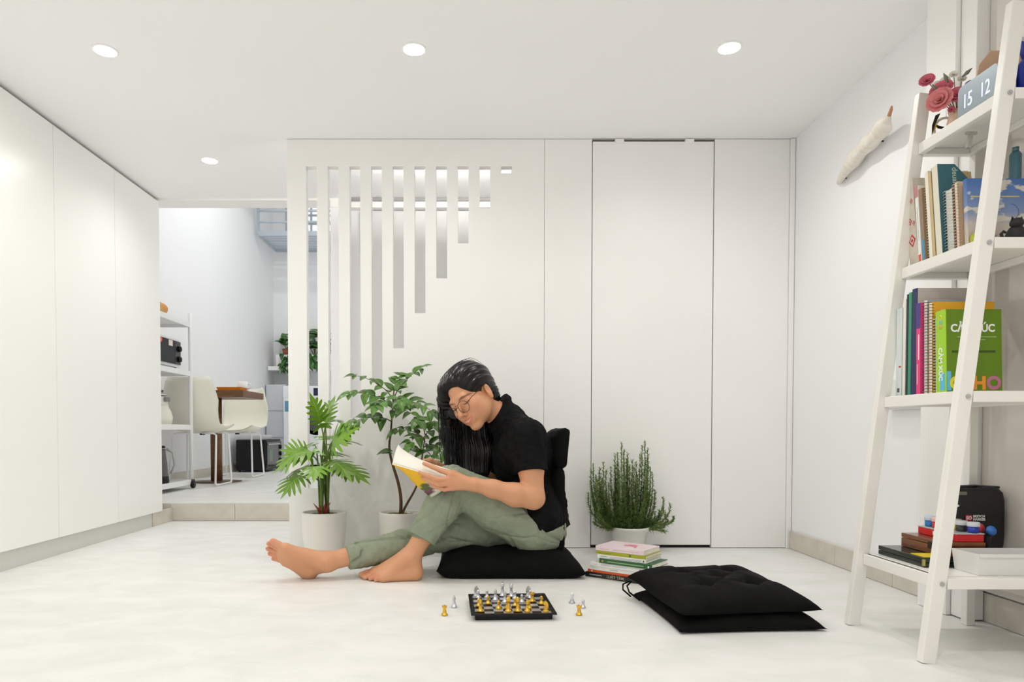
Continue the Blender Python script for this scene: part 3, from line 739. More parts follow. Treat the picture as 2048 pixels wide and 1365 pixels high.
for x, y, z, c, lb in ((1.418, 1.93, .105, (.50, .03, .04), 'red round marker cap in front of the black case'), (1.436, 1.91, .100, (.03, .16, .50), 'blue round marker cap in front of the black case')):
    o = empty('marker', (x, y, Z4), lb, 'marker', 'markers in front of the black case')
    MB().cyl((0, .03, 0.004), (0, .0, z - .004), .0075, 12).build('barrel', CATM, o)
    MB().lathe([(.0001, 0), (.013, 0), (.014, .004), (.010, .010), (.0001, .012)], 16, M=frame((0, 0, z - .006), (1, 0, .2), (0, .3, 1))).build('cap', mat('cap%d' % int(c[2] * 99), c, .4), o)

# driftwood branch on the right wall and the white wall box
dw = empty('driftwood_branch', (X_R, 2.8, 1.72), 'pale bleached driftwood branch fixed on the right wall', 'driftwood')
dw.location = (0, 0, 0)
def drift():
    a = Vector((X_R - .012, 3.035, 1.672)); c = Vector((X_R - .082, 2.545, 1.735)); n = 26; seg = 14
    vs = []; fs = []
    d = (c - a).normalized(); u = Vector((1, 0, 0)); u = (u - d * u.dot(d)).normalized(); w = d.cross(u)
    for i in range(n + 1):
        s = i / n; p = a.lerp(c, s) + Vector((-.006 * math.sin(s * 7), 0, .010 * math.sin(s * 3.1) - .004 * math.sin(9 * s)))
        r = (.010 + .030 * min(1, s * 3.0)) * (1 if s < .9 else max(.25, 1 - (s - .9) * 6.5)) * (1 + .10 * math.sin(s * 23))
        for k in range(seg):
            q = 2 * math.pi * k / seg
            rr = r * (1 + .08 * math.sin(3 * q + 5 * s) + .05 * math.sin(5 * q - 9 * s))
            vs.append(p + (u * math.cos(q) * .9 + w * math.sin(q)) * rr * .78)
    for i in range(n):
        for k in range(seg):
            k2 = (k + 1) % seg; fs.append((i * seg + k, i * seg + k2, (i + 1) * seg + k2, (i + 1) * seg + k))
    fs.append(tuple(range(seg))); fs.append(tuple(n * seg + k for k in range(seg)))
    return vs, fs, c
vs, fs, cend = drift()
DRW = mat('bleached_wood', (.82, .78, .69), .75, col2=(.72, .66, .56), vscale=9, stretch=(1, 5, 5), bump=.5, bscale=40)
MB().add(vs, fs, 0, True).build('branch', DRW, dw)
MB().tube([cend + Vector((.0, .01, .004)), cend + Vector((-.004, -.012, .022)), cend + Vector((-.004, -.016, .034))], [.008, .006, .003], 8).build('twig_stub', mat('raw_wood', (.48, .24, .11), .7), dw)
MB().tube([(X_R - .002, 2.985, 1.675), (X_R - .016, 2.985, 1.676)], .003, 8).build('nail', CATM, dw)
MB().tube([(X_R - .002, 2.72, 1.722), (X_R - .05, 2.72, 1.724)], .003, 8).build('nail', CATM, dw)
wbx = empty('wall_box', (X_R - .05, 2.40, .672), 'white wall-mounted box low on the right wall behind the ladder shelf', 'wall box')
MB().box(.012, .048, 0, .24, 0, .115, bev=.004).build('back_shell', mat('box_white', (.80, .79, .77), .45), wbx)
MB().box(0, .0115, .004, .236, .004, .111, bev=.004).build('cover', mat('box_white', (.80, .79, .77), .45), wbx)
MB().tube([(.006, .245, .082), (.006, .250, .045), (-.004, .258, .036)], .004, 6).build('cable_hook', mat('hook_navy', (.012, .01, .05), .5), wbx)
# ------------------------------------------------------------------ chess set on the floor
BLK = mat('black_plastic', (.006, .006, .007), .4, spec=.3)
SILV = mat('silver_plastic', (.66, .67, .70), .28, .85)
GOLD = mat('gold_plastic', (.80, .48, .06), .28, .75)
BC = Vector((.121, 2.266, 0)); BROT = R(2.4)
cb = empty('chess_board', BC, 'black folding chess board with silver squares on the floor in front of the reader', 'chess board', rz=BROT)
def board_tray():
    h = .134
    prof = [(.118, 0.0), (.121, .003), (.122, .016), (h, .0185), (h, .023), (.124, .0225), (.1215, .0192)]
    mb = MB(); vs = []; fs = []
    for (r, z) in prof: vs += [(-r, -r, z), (r, -r, z), (r, r, z), (-r, r, z)]
    for i in range(len(prof) - 1):
        for k in range(4): fs.append((i * 4 + k, i * 4 + (k + 1) % 4, i * 4 + 4 + (k + 1) % 4, i * 4 + 4 + k))
    fs.append((0, 1, 2, 3)); fs.append(tuple(len(vs) - 4 + k for k in range(4)))
    return mb.add(vs, fs)
board_tray().build('tray', BLK, cb)
sq = .030
LSQ = mat('silver_square', (.58, .58, .61), .3, .6)
sq0 = MB().box(-sq / 2, sq / 2, -sq / 2, sq / 2, 0, .0006).build('square', LSQ, cb)
first = True
for i in range(8):
    for j in range(8):
        if (i + j) % 2 == 1:
            o = sq0 if first else sq0.copy()
            if not first: COL.objects.link(o); o.parent = cb
            first = False
            o.location = (-.105 + i * sq, -.105 + j * sq, .0193)
def knight_mesh(m):
    mb = MB().lathe([(.0001, 0), (.0100, 0), (.0105, .003), (.0075, .006), (.0065, .010), (.0075, .0125), (.0001, .0135)], 18)
    prof = [(-.006, .012), (-.0075, .020), (-.005, .029), (-.001, .0335), (.003, .036), (.0035, .033), (.009, .027), (.0092, .0235), (.006, .023), (.0035, .025), (.004, .020), (.0065, .013)]
    mb.prism(prof, -.0035, .0035)
    return mb
def lathe_piece(pr, extra=None):
    mb = MB().lathe(pr, 18)
    if extra: extra(mb)
    return mb
BASE = [(.0001, 0), (.0100, 0), (.0106, .003), (.0096, .006), (.0064, .0085)]
def k_cross(mb): mb.box(-.0035, .0035, -.001, .001, .0485, .0510).box(-.0011, .0011, -.001, .001, .0455, .0545)
def r_top(mb):
    for k in range(4):
        a = k * math.pi / 2; mb.box(.0065 * math.cos(a) - .0018, .0065 * math.cos(a) + .0018, .0065 * math.sin(a) - .0018, .0065 * math.sin(a) + .0018, .029, .0325)
PIECES = {
    'pawn': lathe_piece([(r * .9, z) for r, z in BASE] + [(.0038, .014), (.0034, .0165), (.006, .0172), (.0035, .0185), (.0050, .0215), (.0048, .0250), (.0028, .0275), (.0001, .0283)]),
    'rook': lathe_piece(BASE + [(.0052, .020), (.0058, .024), (.0078, .0255), (.0080, .0300), (.0052, .0300), (.0050, .0275), (.0001, .0275)], r_top),
    'bishop': lathe_piece(BASE + [(.0045, .020), (.0038, .0245), (.0066, .0258), (.0038, .0272), (.0056, .0310), (.0046, .0350), (.0018, .0385), (.0022, .0400), (.0001, .0412)]),
    'queen': lathe_piece(BASE + [(.0050, .022), (.0042, .0315), (.0072, .0330), (.0045, .0350), (.0070, .0430), (.0062, .0435), (.0045, .0420), (.0026, .0445), (.0018, .0470), (.0001, .0478)]),
    'king': lathe_piece(BASE + [(.0052, .024), (.0044, .0340), (.0076, .0355), (.0048, .0375), (.0070, .0445), (.0060, .0460), (.0001, .0475)], k_cross),
    'knight': knight_mesh(None)}
_pm = {}
def piece(kind, colr, x, y, z, label, rz=0.0):
    key = (kind, colr)
    if key not in _pm:
        _pm[key] = PIECES[kind].build('chess_' + kind, GOLD if colr == 'gold' else SILV); o = _pm[key]
    else:
        o = _pm[key].copy(); COL.objects.link(o)
    o.location = (x, y, z); o.rotation_euler = (0, 0, rz)
    return tag(o, label, 'chess piece', 'chess pieces in play on the board' if z > 0.01 else 'captured chess pieces on the floor')
ZB = .0201
for kind, x, y, lb in [
    ('bishop', .022, 2.168, 'gold bishop at the left end of the row nearest the camera'),
    ('king', .110, 2.166, 'gold king with a cross, tallest gold piece in the nearest row'),
    ('queen', .140, 2.169, 'gold queen right beside the gold king'),
    ('bishop', .170, 2.166, 'gold bishop right of the gold queen in the nearest row'),
    ('knight', .229, 2.168, 'gold horse-head knight at the right end of the nearest row'),
    ('pawn', .080, 2.200, 'gold pawn standing alone left of the gold king'),
    ('pawn', .048, 2.263, 'gold pawn in front of the second silver pawn from left'),
    ('pawn', .017, 2.232, 'gold pawn directly behind the left gold bishop'),
    ('pawn', .108, 2.203, 'gold pawn directly behind the gold king'),
    ('pawn', .136, 2.236, 'gold pawn two squares behind the gold queen'),
    ('pawn', .178, 2.203, 'gold pawn directly behind the gold bishop beside the queen'),
    ('rook', .196, 2.294, 'gold rook far forward near the silver right knight'),
    ('pawn', .224, 2.262, 'gold pawn near the right edge of the board')]:
    piece(kind, 'gold', x, y, ZB, lb, R(200))
for kind, x, y, lb in [
    ('knight', .009, 2.372, 'silver knight in the far left corner of the board'),
    ('pawn', .016, 2.343, 'silver pawn in front of the far left silver knight'),
    ('pawn', .046, 2.348, 'silver pawn second from the left in the far rows'),
    ('bishop', .074, 2.314, 'silver bishop advanced on the left half of the board'),
    ('king', .100, 2.372, 'silver king with a cross, tallest piece on the far edge'),
    ('bishop', .105, 2.282, 'silver bishop in the centre facing the gold king'),
    ('queen', .130, 2.362, 'silver queen right beside the silver king'),
    ('pawn', .141, 2.331, 'silver pawn in front of the silver queen'),
    ('pawn', .161, 2.284, 'silver pawn alone in the centre right of the board'),
    ('knight', .189, 2.372, 'silver knight on the far edge, right of the queen'),
    ('pawn', .193, 2.343, 'silver pawn in front of the right silver knight')]:
    piece(kind, 'silver', x, y, ZB, lb, R(20))
piece('knight', 'silver', .339, 2.357, .0003, 'silver knight standing on the floor right of the board', R(60))
piece('pawn', 'silver', .366, 2.291, .0003, 'silver pawn standing on the floor right of the board')
piece('rook', 'gold', .339, 2.201, .0003, 'gold rook standing on the floor right of the board')
piece('bishop', 'silver', -.065, 2.298, .0003, 'silver bishop standing on the floor left of the board')
piece('rook', 'gold', -.093, 2.198, .0003, 'gold rook standing on the floor left of the board')

# ------------------------------------------------------------------ black cushions
BFAB = mat('black_cotton', (.0045, .0045, .0045), .8, bump=.25, bscale=140, spec=.10)
def cushion(w, d, t, tufts, seed=1, N=56, pinch=.03, sag=.0, p=3.6, edge=.12, wr=.0022):
    r_ = random.Random(seed); ph = [r_.uniform(0, 6.28) for _ in range(10)]
    vs = []; fs = []
    def H(u, v):
        e = max(0.0, (1 - abs(u) ** p) * (1 - abs(v) ** p)) ** .55
        k = 0.0; 
        for (a, b, s) in tufts:
            q = ((u - a) ** 2 + (v - b) ** 2); k += s * math.exp(-q / .012)
            # creases running from the tufts
            k += .28 * s * math.exp(-((u - a) ** 2) / .0012) * math.exp(-((v - b) ** 2) / .12) + .28 * s * math.exp(-((v - b) ** 2) / .0012) * math.exp(-((u - a) ** 2) / .12)
        w_ = wr * (math.sin(9 * u + 4 * v + ph[0]) + math.sin(-6 * u + 11 * v + ph[1]) * .8 + math.sin(17 * u + 7 * v + ph[2]) * .4) * e
        return e, k, w_
    for side in (1, 0):
        for i in range(N + 1):
            for j in range(N + 1):
                u = 2 * i / N - 1; v = 2 * j / N - 1
                x = u * w / 2 * (1 - pinch * (1 - v * v)); y = v * d / 2 * (1 - pinch * (1 - u * u))
                e, k, w_ = H(u, v)
                if side: z = t * (edge + (1 - edge) * e * (1 - min(.62, k))) + w_ + t * .0
                else: z = t * edge * (1 - min(1, e * 2.2))
                vs.append((x, y, z))
    n1 = (N + 1) * (N + 1)
    for i in range(N):
        for j in range(N):
            a = i * (N + 1) + j
            fs.append((a, a + N + 1, a + N + 2, a + 1)); fs.append((n1 + a, n1 + a + 1, n1 + a + N + 2, n1 + a + N + 1))
    for k in range(N):
        for a, b in ((k * (N + 1), (k + 1) * (N + 1)), (k * (N + 1) + N, (k + 1) * (N + 1) + N), (k, k + 1), (N * (N + 1) + k, N * (N + 1) + k + 1)):
            fs.append((a, b, b + n1, a + n1))
    return vs, fs
T4 = [(a, b, .42) for a in (-.36, .36) for b in (-.36, .36)] + [(0, 0, .30)]
for k, (z, dx, dy, rz, seed, t, lb) in enumerate([(0, .806, 2.236, 4, 3, .066, 'lower black quilted seat cushion, flat on the floor under its twin'),
                                                (.047, .797, 2.252, 7.5, 5, .075, 'upper black quilted seat cushion with tie loops, on top of its twin')]):
    e = empty('seat_cushion', (dx, dy, z), lb, 'cushion', 'two stacked black seat cushions', rz=R(rz))
    vs, fs = cushion(.445, .465, t, T4, seed)
    if k: vs = [(x, y, zz + .012 * max(0, -(x / .22)) * 0 + .016 * math.exp(-((x + .20) ** 2 + (y - .2) ** 2) / .02) + .014 * math.exp(-((x - .16) ** 2 + (y - .2) ** 2) / .02)) for x, y, zz in vs]
    MB().add(vs, fs, 0, True).build('pad', BFAB, e)
    for a, b, c in (((-.217, .215, .012), (-.250, .19, -.012 if k else .004), (-.232, .16, -.030 if k else .003)), ((-.214, .205, .012), (-.236, .165, -.016 if k else .004), (-.215, .12, -.034 if k else .003))):
        if k: MB().tube([Vector(a), Vector(a).lerp(Vector(b), .5) + Vector((-.012, 0, .004)), b, c], .003, 6).build('tie', BFAB, e)
# legless cushion chair under the reader
zc = empty('floor_chair', (.15, 2.95, 0), 'black cushioned legless floor chair the reader sits on', 'floor chair')
zc.location = (0, 0, 0)
vs, fs = cushion(.60, .46, .115, [(-.3, -.3, .12), (.3, -.3, .12), (0, 0, .25), (.1, .2, .3)], 8, pinch=.02, p=4.5, edge=.30, wr=.003)
def seatwarp(x, y, z):
    s = (x + .30) / .60
    z *= 1.0 - .35 * max(0, (s - .80) / .20) ** 1.5
    return (x + .152, y + 2.955, z)
MB().add([seatwarp(*p_) for p_ in vs], fs, 0, True).build('seat', BFAB, zc)
def backpad(xb, z0, z1, seed, t=.085, lean=.0):
    v2, f2 = cushion(z1 - z0, .36, t, [(0, 0, .2)], seed, N=36, pinch=.02, p=4, edge=.25, wr=.003)
    return [(xb - zz + lean * (x / (z1 - z0)), 3.005 + y, (z0 + z1) / 2 + x) for x, y, zz in v2], f2
for (z0, z1, xb, s, ln) in ((.08, .445, .378, 12, .0), (.435, .605, .392, 14, .015)):
    MB().add(*backpad(xb, z0, z1, s, lean=ln), 0, True).build('back_pad', BFAB, zc)

# ------------------------------------------------------------------ pile of books on the floor
GB = 'books piled on the floor'
def pile(lb, w, h, t, cover, x, y, z, rot, spine=None, front=None):
    return book(lb, w, h, t, cover, (x, y, z), rz=R(rot), spine=spine, flat=True, group=GB, front=front)
def ptext(e, s, size, m, x, t, bold=.0):
    return text_part('lettering', s, size, frame((x, -.0016, t * .28), (1, 0, 0), (0, 0, 1)), m, e, bold=bold)
def pline(e, x0, x1, z0, z1, m): return MB().box(x0, x1, -.0017, -.0012, z0, z1).build('print_line', m, e)
ORANGE = paint('deep_orange', (.72, .10, .012)); PWH = paint('paper_white', (.84, .83, .79)); PWH2 = paint('soft_white', (.80, .79, .75))
z = .0004
b = pile('black hardback with white spine letters at the bottom of the book pile', .155, .235, .019, paint('jet', (.010, .012, .010)), .456, 2.800, z, -39)
ptext(b, 'LUẬT TÂM', .0155, mat('print_gold_grey', (.42, .38, .28), .6), .098, .019, .0002); pline(b, .02, .075, .009, .012, INKG); z += .0194
b = pile('thin orange book second from the bottom of the pile', .152, .225, .011, ORANGE, .466, 2.797, z, -38.5); pline(b, .016, .022, .003, .008, INKW); z += .0114
b = pile('white paperback third from the bottom of the pile', .150, .228, .016, PWH2, .472, 2.788, z, -39); pline(b, .09, .125, .006, .009, INKG); pline(b, .01, .04, .006, .009, mat('print_sage2', (.6, .68, .6), .6)); z += .0164
b = pile('white paperback with faint grey print just under the green book', .150, .232, .017, PWH, .474, 2.781, z, -39.5)
for a, c in ((.012, .032), (.05, .09), (.10, .16)): pline(b, a, c, .006, .0085, mat('print_faint', (.62, .62, .60), .6))
pline(b, .215, .219, .006, .010, INKD); z += .0174
b = pile('dark green paperback in the middle of the pile', .148, .224, .018, paint('forest', (.018, .105, .030)), .503, 2.745, z, -39)
pline(b, .010, .019, .005, .013, mat('print_salmon', (.62, .16, .10), .6)); pline(b, .035, .19, .007, .0105, mat('print_mint', (.30, .45, .20), .6)); pline(b, .207, .213, .004, .012, INKW); z += .0184
b = pile('white book with two lines of dark print above the green book', .145, .208, .015, PWH, .498, 2.757, z, -38.5)
pline(b, .012, .045, .007, .010, INKG); pline(b, .055, .185, .004, .006, INKG); pline(b, .055, .19, .0085, .0105, INKG); pline(b, .195, .200, .004, .011, INKD); z += .0154
b = pile('olive-lime book second from the top of the pile', .148, .213, .013, paint('olive_lime', (.36, .38, .01)), .493, 2.764, z, -38.5)
pline(b, .145, .152, .003, .010, INKD); pline(b, .01, .07, .004, .007, mat('print_olive', (.24, .26, .02), .6)); z += .0134
PINKC = paint('pale_pink', (.80, .62, .64), col2=(.80, .70, .70), vscale=12)
b = pile('pale pink book with a rose blot, topmost of the pile', .150, .208, .019, PINKC, .492, 2.767, z, -38.5)
BLOT = mat('print_rose_blot', (.70, .20, .27), .6)
for kb, (bx_, by_, br) in enumerate(((.115, .085, .021), (.100, .075, .013), (.130, .078, .014), (.15, .045, .006))):
    MB().lathe([(.0001, .0003), (br, .0003), (br * .98, .0006), (.0001, .0006)], 14, c=(bx_, by_, .019 + .0004 * kb)).build('rose_blot', BLOT, b)
pline(b, .02, .06, .006, .010, mat('print_pinkgrey', (.72, .50, .55), .6)); pline(b, .075, .185, .007, .011, mat('print_pinkgrey', (.72, .50, .55), .6))
# ------------------------------------------------------------------ plants
def leaf_material(name, c, vein, tipc=None):
    m = bpy.data.materials.new(name); m.use_nodes = True
    nt = m.node_tree; bs = nt.nodes['Principled BSDF']; bs.inputs['Roughness'].default_value = .38
    tc = nt.nodes.new('ShaderNodeTexCoord'); sp = nt.nodes.new('ShaderNodeSeparateXYZ'); nt.links.new(tc.outputs['Object'], sp.inputs[0])
    ab = nt.nodes.new('ShaderNodeMath'); ab.operation = 'ABSOLUTE'; nt.links.new(sp.outputs['Y'], ab.inputs[0])
    rp = nt.nodes.new('ShaderNodeValToRGB'); e = rp.color_ramp.elements
    e[0].position = .0; e[0].color = tuple(vein) + (1,); e[1].position = .11; e[1].color = (1, 1, 1, 1)
    sc = nt.nodes.new('ShaderNodeMath'); sc.operation = 'MULTIPLY'; sc.inputs[1].default_value = 25
    nt.links.new(ab.outputs[0], sc.inputs[0]); nt.links.new(sc.outputs[0], rp.inputs[0])
    oi = nt.nodes.new('ShaderNodeObjectInfo')
    r2 = nt.nodes.new('ShaderNodeValToRGB'); q = r2.color_ramp.elements
    q[0].color = tuple(x * .7 for x in c) + (1,); q[1].color = tuple(min(1, x * 1.35) for x in c) + (1,)
    nt.links.new(oi.outputs['Random'], r2.inputs[0])
    lt = nt.nodes.new('ShaderNodeMath'); lt.operation = 'LESS_THAN'; lt.inputs[1].default_value = .0012; nt.links.new(ab.outputs[0], lt.inputs[0])
    mx = nt.nodes.new('ShaderNodeMix'); mx.data_type = 'RGBA'; mx.inputs[7].default_value = tuple(vein) + (1,)
    nt.links.new(lt.outputs[0], mx.inputs[0]); nt.links.new(r2.outputs[0], mx.inputs[6]); nt.links.new(mx.outputs[2], bs.inputs['Base Color'])
    for k in (rp, sc): nt.nodes.remove(k)
    return m
def mesh_obj(name, vs, fs, m, parent, smooth=True):
    return MB().add(vs, fs, 0, smooth).build(name, m, parent, fixn=False)
def basis(p, d, up, roll=0.0):
    """x along the leaf, z its upper side"""
    x = Vector(d).normalized(); u = Vector(up); z = (u - x * u.dot(x)).normalized(); y = z.cross(x)
    if roll: q = Matrix.Rotation(roll, 3, x); y = q @ y; z = q @ z
    M = Matrix((x, y, z)).transposed().to_4x4(); M.translation = Vector(p); return M
def ovate(L, W, droop, fold, n=9):
    vs = []; fs = []
    for i in range(n + 1):
        s = i / n; w = W / 2 * (math.sin(math.pi * min(1, s ** .8)) ** .8) * (1 - .25 * s) + .0005
        if i == n: w = .0004
        z = .08 * L * math.sin(math.pi * s) - droop * L * s * s
        for q in (-1, -.5, 0, .5, 1):
            vs.append((L * s, w * q, z + fold * abs(w * q) + .02 * L * math.sin(9 * s + q) * abs(q) * .3))
    for i in range(n):
        for j in range(4): a = i * 5 + j; fs.append((a, a + 1, a + 6, a + 5))
    return vs, fs
def lobed(L, W, droop, fold, nl=6, seed=0):
    """deeply cut leaf: a midrib with fingers to both sides"""
    r_ = random.Random(seed); vs = []; fs = []
    def bend(x, y):
        s = x / L
        z = .10 * L * math.sin(math.pi * min(1, max(0, s))) - droop * L * max(0, s) ** 2 + fold * abs(y) - 1.6 * droop * y * y / L
        return (x, y, z)
    def quad(ring):
        a = len(vs); vs.extend(bend(*p) for p in ring); return a
    for sgn in (-1, 1):
        for k in range(nl):
            s0 = -.06 + .92 * k / nl; s1 = -.06 + .92 * (k + 1) / nl; sm = (s0 + s1) / 2
            ll = W / 2 * (math.sin(math.pi * (.16 + .74 * (k + .5) / nl)) ** .7) * r_.uniform(.88, 1.1)
            ang = R(42 + 34 * (1 - (k + .5) / nl) * 1.0 - (58 if k == 0 else 0) * 0)
            if k == 0: ang = R(112)
            dx, dy = math.cos(ang), math.sin(ang) * sgn
            nx, ny = -math.sin(ang), math.cos(ang) * sgn
            hw = (s1 - s0) * L / 2
            rows = []
            for (t, wq) in ((0, 1.0), (.35, 1.05), (.6, .74), (.85, .52), (1.0, .08)):
                cx = sm * L + dx * ll * t; cy = dy * ll * t
                if t == 0: rows.append(((s0 * L, 0), (sm * L, 0), (s1 * L, 0)))
                else:
                    h = hw * wq
                    sx, sy = (1, 0) if t < .4 else (-nx * .9, -ny * .9)
                    rows.append(((cx - sx * h, cy - sy * h), (cx, cy), (cx + sx * h, cy + sy * h)))
            a = len(vs)
            for rw in rows: vs.extend(bend(*p) for p in rw)
            for i in range(4):
                for j in range(2):
                    q = a + i * 3 + j; fs.append((q, q + 1, q + 4, q + 3) if sgn > 0 else (q, q + 3, q + 4, q + 1))
    # end finger
    a = len(vs); h = .075 * L
    for (x, w) in ((.84 * L, h), (.95 * L, h * 1.1), (1.08 * L, h * .6), (1.2 * L, .001)):
        for q in (-1, 0, 1): vs.append(bend(x, w * q))
    for i in range(3):
        for j in range(2): q = a + i * 3 + j; fs.append((q, q + 3, q + 4, q + 1))
    return vs, fs
POTW = mat('white_glazed_pot', (.80, .78, .72), .32, var=.02, vscale=4)
SOIL = mat('potting_soil', (.05, .03, .015), .95, col2=(.13, .08, .02), vscale=60, bump=.8, bscale=70)
MOSS = mat('moss', (.16, .14, .02), .95, col2=(.06, .07, .01), vscale=50, bump=.8, bscale=60)
def pot(parent, r, h, soil, rb=.86):
    MB().lathe([(.0001, 0), (r * rb * .97, 0), (r * rb, .006), (r * .97, h * .55), (r, h - .012), (r * 1.0, h - .003), (r * .985, h), (r * .93, h), (r * .91, h - .006), (r * .90, h - .02), (.0001, h - .02)], 40).build('pot', POTW, parent)
    n = 30; vs = [(0, 0, h - .010)]; fs = []
    for ring in range(1, 5):
        for k in range(n):
            a = 2 * math.pi * k / n; rr = r * .905 * ring / 4
            vs.append((rr * math.cos(a), rr * math.sin(a), h - .010 - .007 * (ring / 4) ** 2 + random.uniform(-.003, .003)))
    for k in range(n): fs.append((0, 1 + k, 1 + (k + 1) % n))
    for ring in range(3):
        for k in range(n): a = 1 + ring * n; fs.append((a + k, a + n + k, a + n + (k + 1) % n, a + (k + 1) % n))
    mesh_obj('soil', vs, fs, soil, parent)
def bez(a, b, c, d, n=10):
    a, b, c, d = map(Vector, (a, b, c, d)); out = []
    for i in range(n + 1):
        t = i / n; out.append(a * (1 - t) ** 3 + b * 3 * t * (1 - t) ** 2 + c * 3 * t * t * (1 - t) + d * t ** 3)
    return out

# split-leaf philodendron
P1 = Vector((-.702, 3.235, 0))
ph = empty('potted_philodendron', P1, 'split-leaf philodendron with fingered leaves in the left white pot', 'potted plant')
H1 = at(652, 1024, 3.235).z
pot(ph, .104, H1, SOIL)
PLEAF = leaf_material('philodendron_leaf', (.12, .25, .012), (.26, .42, .06))
PSTEM = mat('philodendron_stem', (.10, .17, .02), .5, var=.2, vscale=20)
soil_z = H1 - .012
def rel(u, v, Y, base): return at(u, v, Y) - base
# (leaf base px, depth), (leaf tip px, depth), width, droop
PL = [((640, 852, 3.22), (628, 806, 3.14), .105, .15), ((652, 852, 3.24), (664, 806, 3.28), .095, .1), ((655, 848, 3.25), (676, 838, 3.35), .08, .35),
      ((632, 905, 3.18), (566, 918, 3.10), .17, .45), ((626, 892, 3.26), (585, 905, 3.36), .14, .4), ((664, 905, 3.2), (686, 868, 3.08), .16, .3),
      ((668, 892, 3.25), (712, 880, 3.36), .12, .35), ((612, 952, 3.14), (574, 968, 3.04), .155, .55), ((668, 940, 3.2), (716, 940, 3.12), .155, .55),
      ((640, 938, 3.14), (630, 935, 3.00), .15, .55), ((655, 915, 3.28), (690, 905, 3.36), .13, .35), ((648, 880, 3.28), (655, 872, 3.38), .13, .3), ((660, 925, 3.15), (690, 935, 3.04), .13, .5), ((622, 915, 3.2), (582, 900, 3.14), .13, .4), ((672, 880, 3.2), (700, 858, 3.12), .11, .3), ((618, 935, 3.24), (585, 945, 3.32), .13, .45)]
for k, (bp, tp, w, dr) in enumerate(PL):
    b0 = rel(*bp, P1); t0 = rel(*tp, P1)
    d = t0 - b0; L = d.length * 1.02
    L = max(L, .085)
    vs, fs = lobed(L * 1.12, w * 1.25, dr * .55, .12, nl=6, seed=k)
    o = mesh_obj('leaf', vs, fs, PLEAF, ph)
    upv = Vector((0, -.35, 1)) if d.z < .03 else Vector((.25 * (1 if d.x < 0 else -1), -.8, .5))
    M = basis(b0, d, upv); o.matrix_local = M
    # aim so that bend ends near the tip
    a0 = Vector((random.uniform(-.018, .018), random.uniform(-.018, .018), soil_z - .006))
    mid = Vector((a0.x * 1.6, a0.y * 1.6, soil_z + (b0.z - soil_z) * .65))
    MB().tube(bez(a0, mid, b0 + Vector((-(d.x) * .25, -(d.y) * .25, .03)), b0, 12), [.0052 - .003 * i / 12 for i in range(13)], 7).build('petiole', PSTEM, ph)
RSH = mat('red_sheath', (.30, .05, .03), .5)
for dx, dz in ((-.045, .055), (.035, .06), (-.02, .05), (.012, .07)):
    MB().tube([(dx * .25, -.01, soil_z - .005), (dx * .5, -.018, soil_z + dz * .45), (dx, -.025, soil_z + dz)], [.008, .006, .0006], 7).build('sheath', RSH, ph)

# small tree with oval leaves
P2 = Vector((-.352, 3.30, 0))
tr_ = empty('potted_tree', P2, 'slender indoor tree with glossy oval leaves in the white pot behind the reader\'s legs', 'potted plant')
H2 = at(800, 1024, 3.30).z
pot(tr_, .102, H2, MOSS)
BARK = mat('bark_brown', (.12, .065, .03), .8, var=.3, vscale=30)
TWIG = mat('twig', (.11, .075, .03), .7)
OLEAF = leaf_material('oval_leaf', (.060, .155, .016), (.15, .26, .05))
OL = []
for k in range(5):
    vs, fs = ovate(.078, .046, (.10, .2, .32, .12, .4)[k], (.25, .15, .3, .1, .2)[k])
    mb = MB().add(vs, fs, 0, True); OL.append((vs, fs))
_om = []
def oval_leaf(p, d, up, s, var):
    global _om
    if not _om:
        for vs, fs in OL:
            me = bpy.data.meshes.new('oval_leaf'); me.from_pydata(vs, [], fs); me.materials.append(OLEAF)
            me.polygons.foreach_set('use_smooth', [True] * len(fs)); me.update(); _om.append(me)
    o = bpy.data.objects.new('leaf', _om[var]); COL.objects.link(o); o.parent = tr_
    o.matrix_local = basis(p, d, up) @ Matrix.Diagonal((s, s, s, 1)); return o
def twig(pts, nl, size, base=P2, seed=0, start=.25, term=True):
    r_ = random.Random(seed); P = [rel(u, v, Y, base) for u, v, Y in pts]
    path = bez(P[0], P[1], P[2], P[3], 16) if len(P) == 4 else bez(P[0], P[0].lerp(P[1], .6) + Vector((0, 0, .012)), P[1].lerp(P[2], .5) + Vector((0, 0, .01)), P[2], 16)
    MB().tube(path, [.0028 - .0019 * i / 16 for i in range(17)], 6).build('twig', TWIG, tr_)
    for k in range(nl):
        t = start + (1 - start) * k / max(1, nl - 1); f_ = t * 16; i = min(15, int(f_)); p = path[i].lerp(path[i + 1], f_ - i)
        tan = (path[min(16, i + 1)] - path[max(0, i - 1)]).normalized()
        for sgn in (-1, 1):
            side = tan.cross(Vector((0, -.5, 1))).normalized() * sgn
            d = tan * r_.uniform(.35, .7) + side * r_.uniform(.6, 1.0) + Vector((0, r_.uniform(-.3, .2), r_.uniform(-.35, .25)))
            oval_leaf(p, d, Vector((r_.uniform(-.3, .3), -.55, 1)), size * r_.uniform(.75, 1.1) * (1 - .25 * t), r_.randrange(5))
    if term: oval_leaf(path[-1], tan + Vector((0, 0, -.2)), Vector((0, -.5, 1)), size * .85, r_.randrange(5))
sz2 = H2 - .012
trunk = bez(rel(800, 1034, 3.30, P2), rel(812, 960, 3.30, P2), rel(768, 925, 3.29, P2), rel(781, 872, 3.28, P2), 14) + bez(rel(781, 872, 3.28, P2), rel(783, 850, 3.28, P2), rel(784, 830, 3.28, P2), rel(788, 780, 3.28, P2), 8)[1:]
MB().tube(trunk, [.0085 - .0055 * i / (len(trunk) - 1) for i in range(len(trunk))], 8).build('trunk', BARK, tr_)
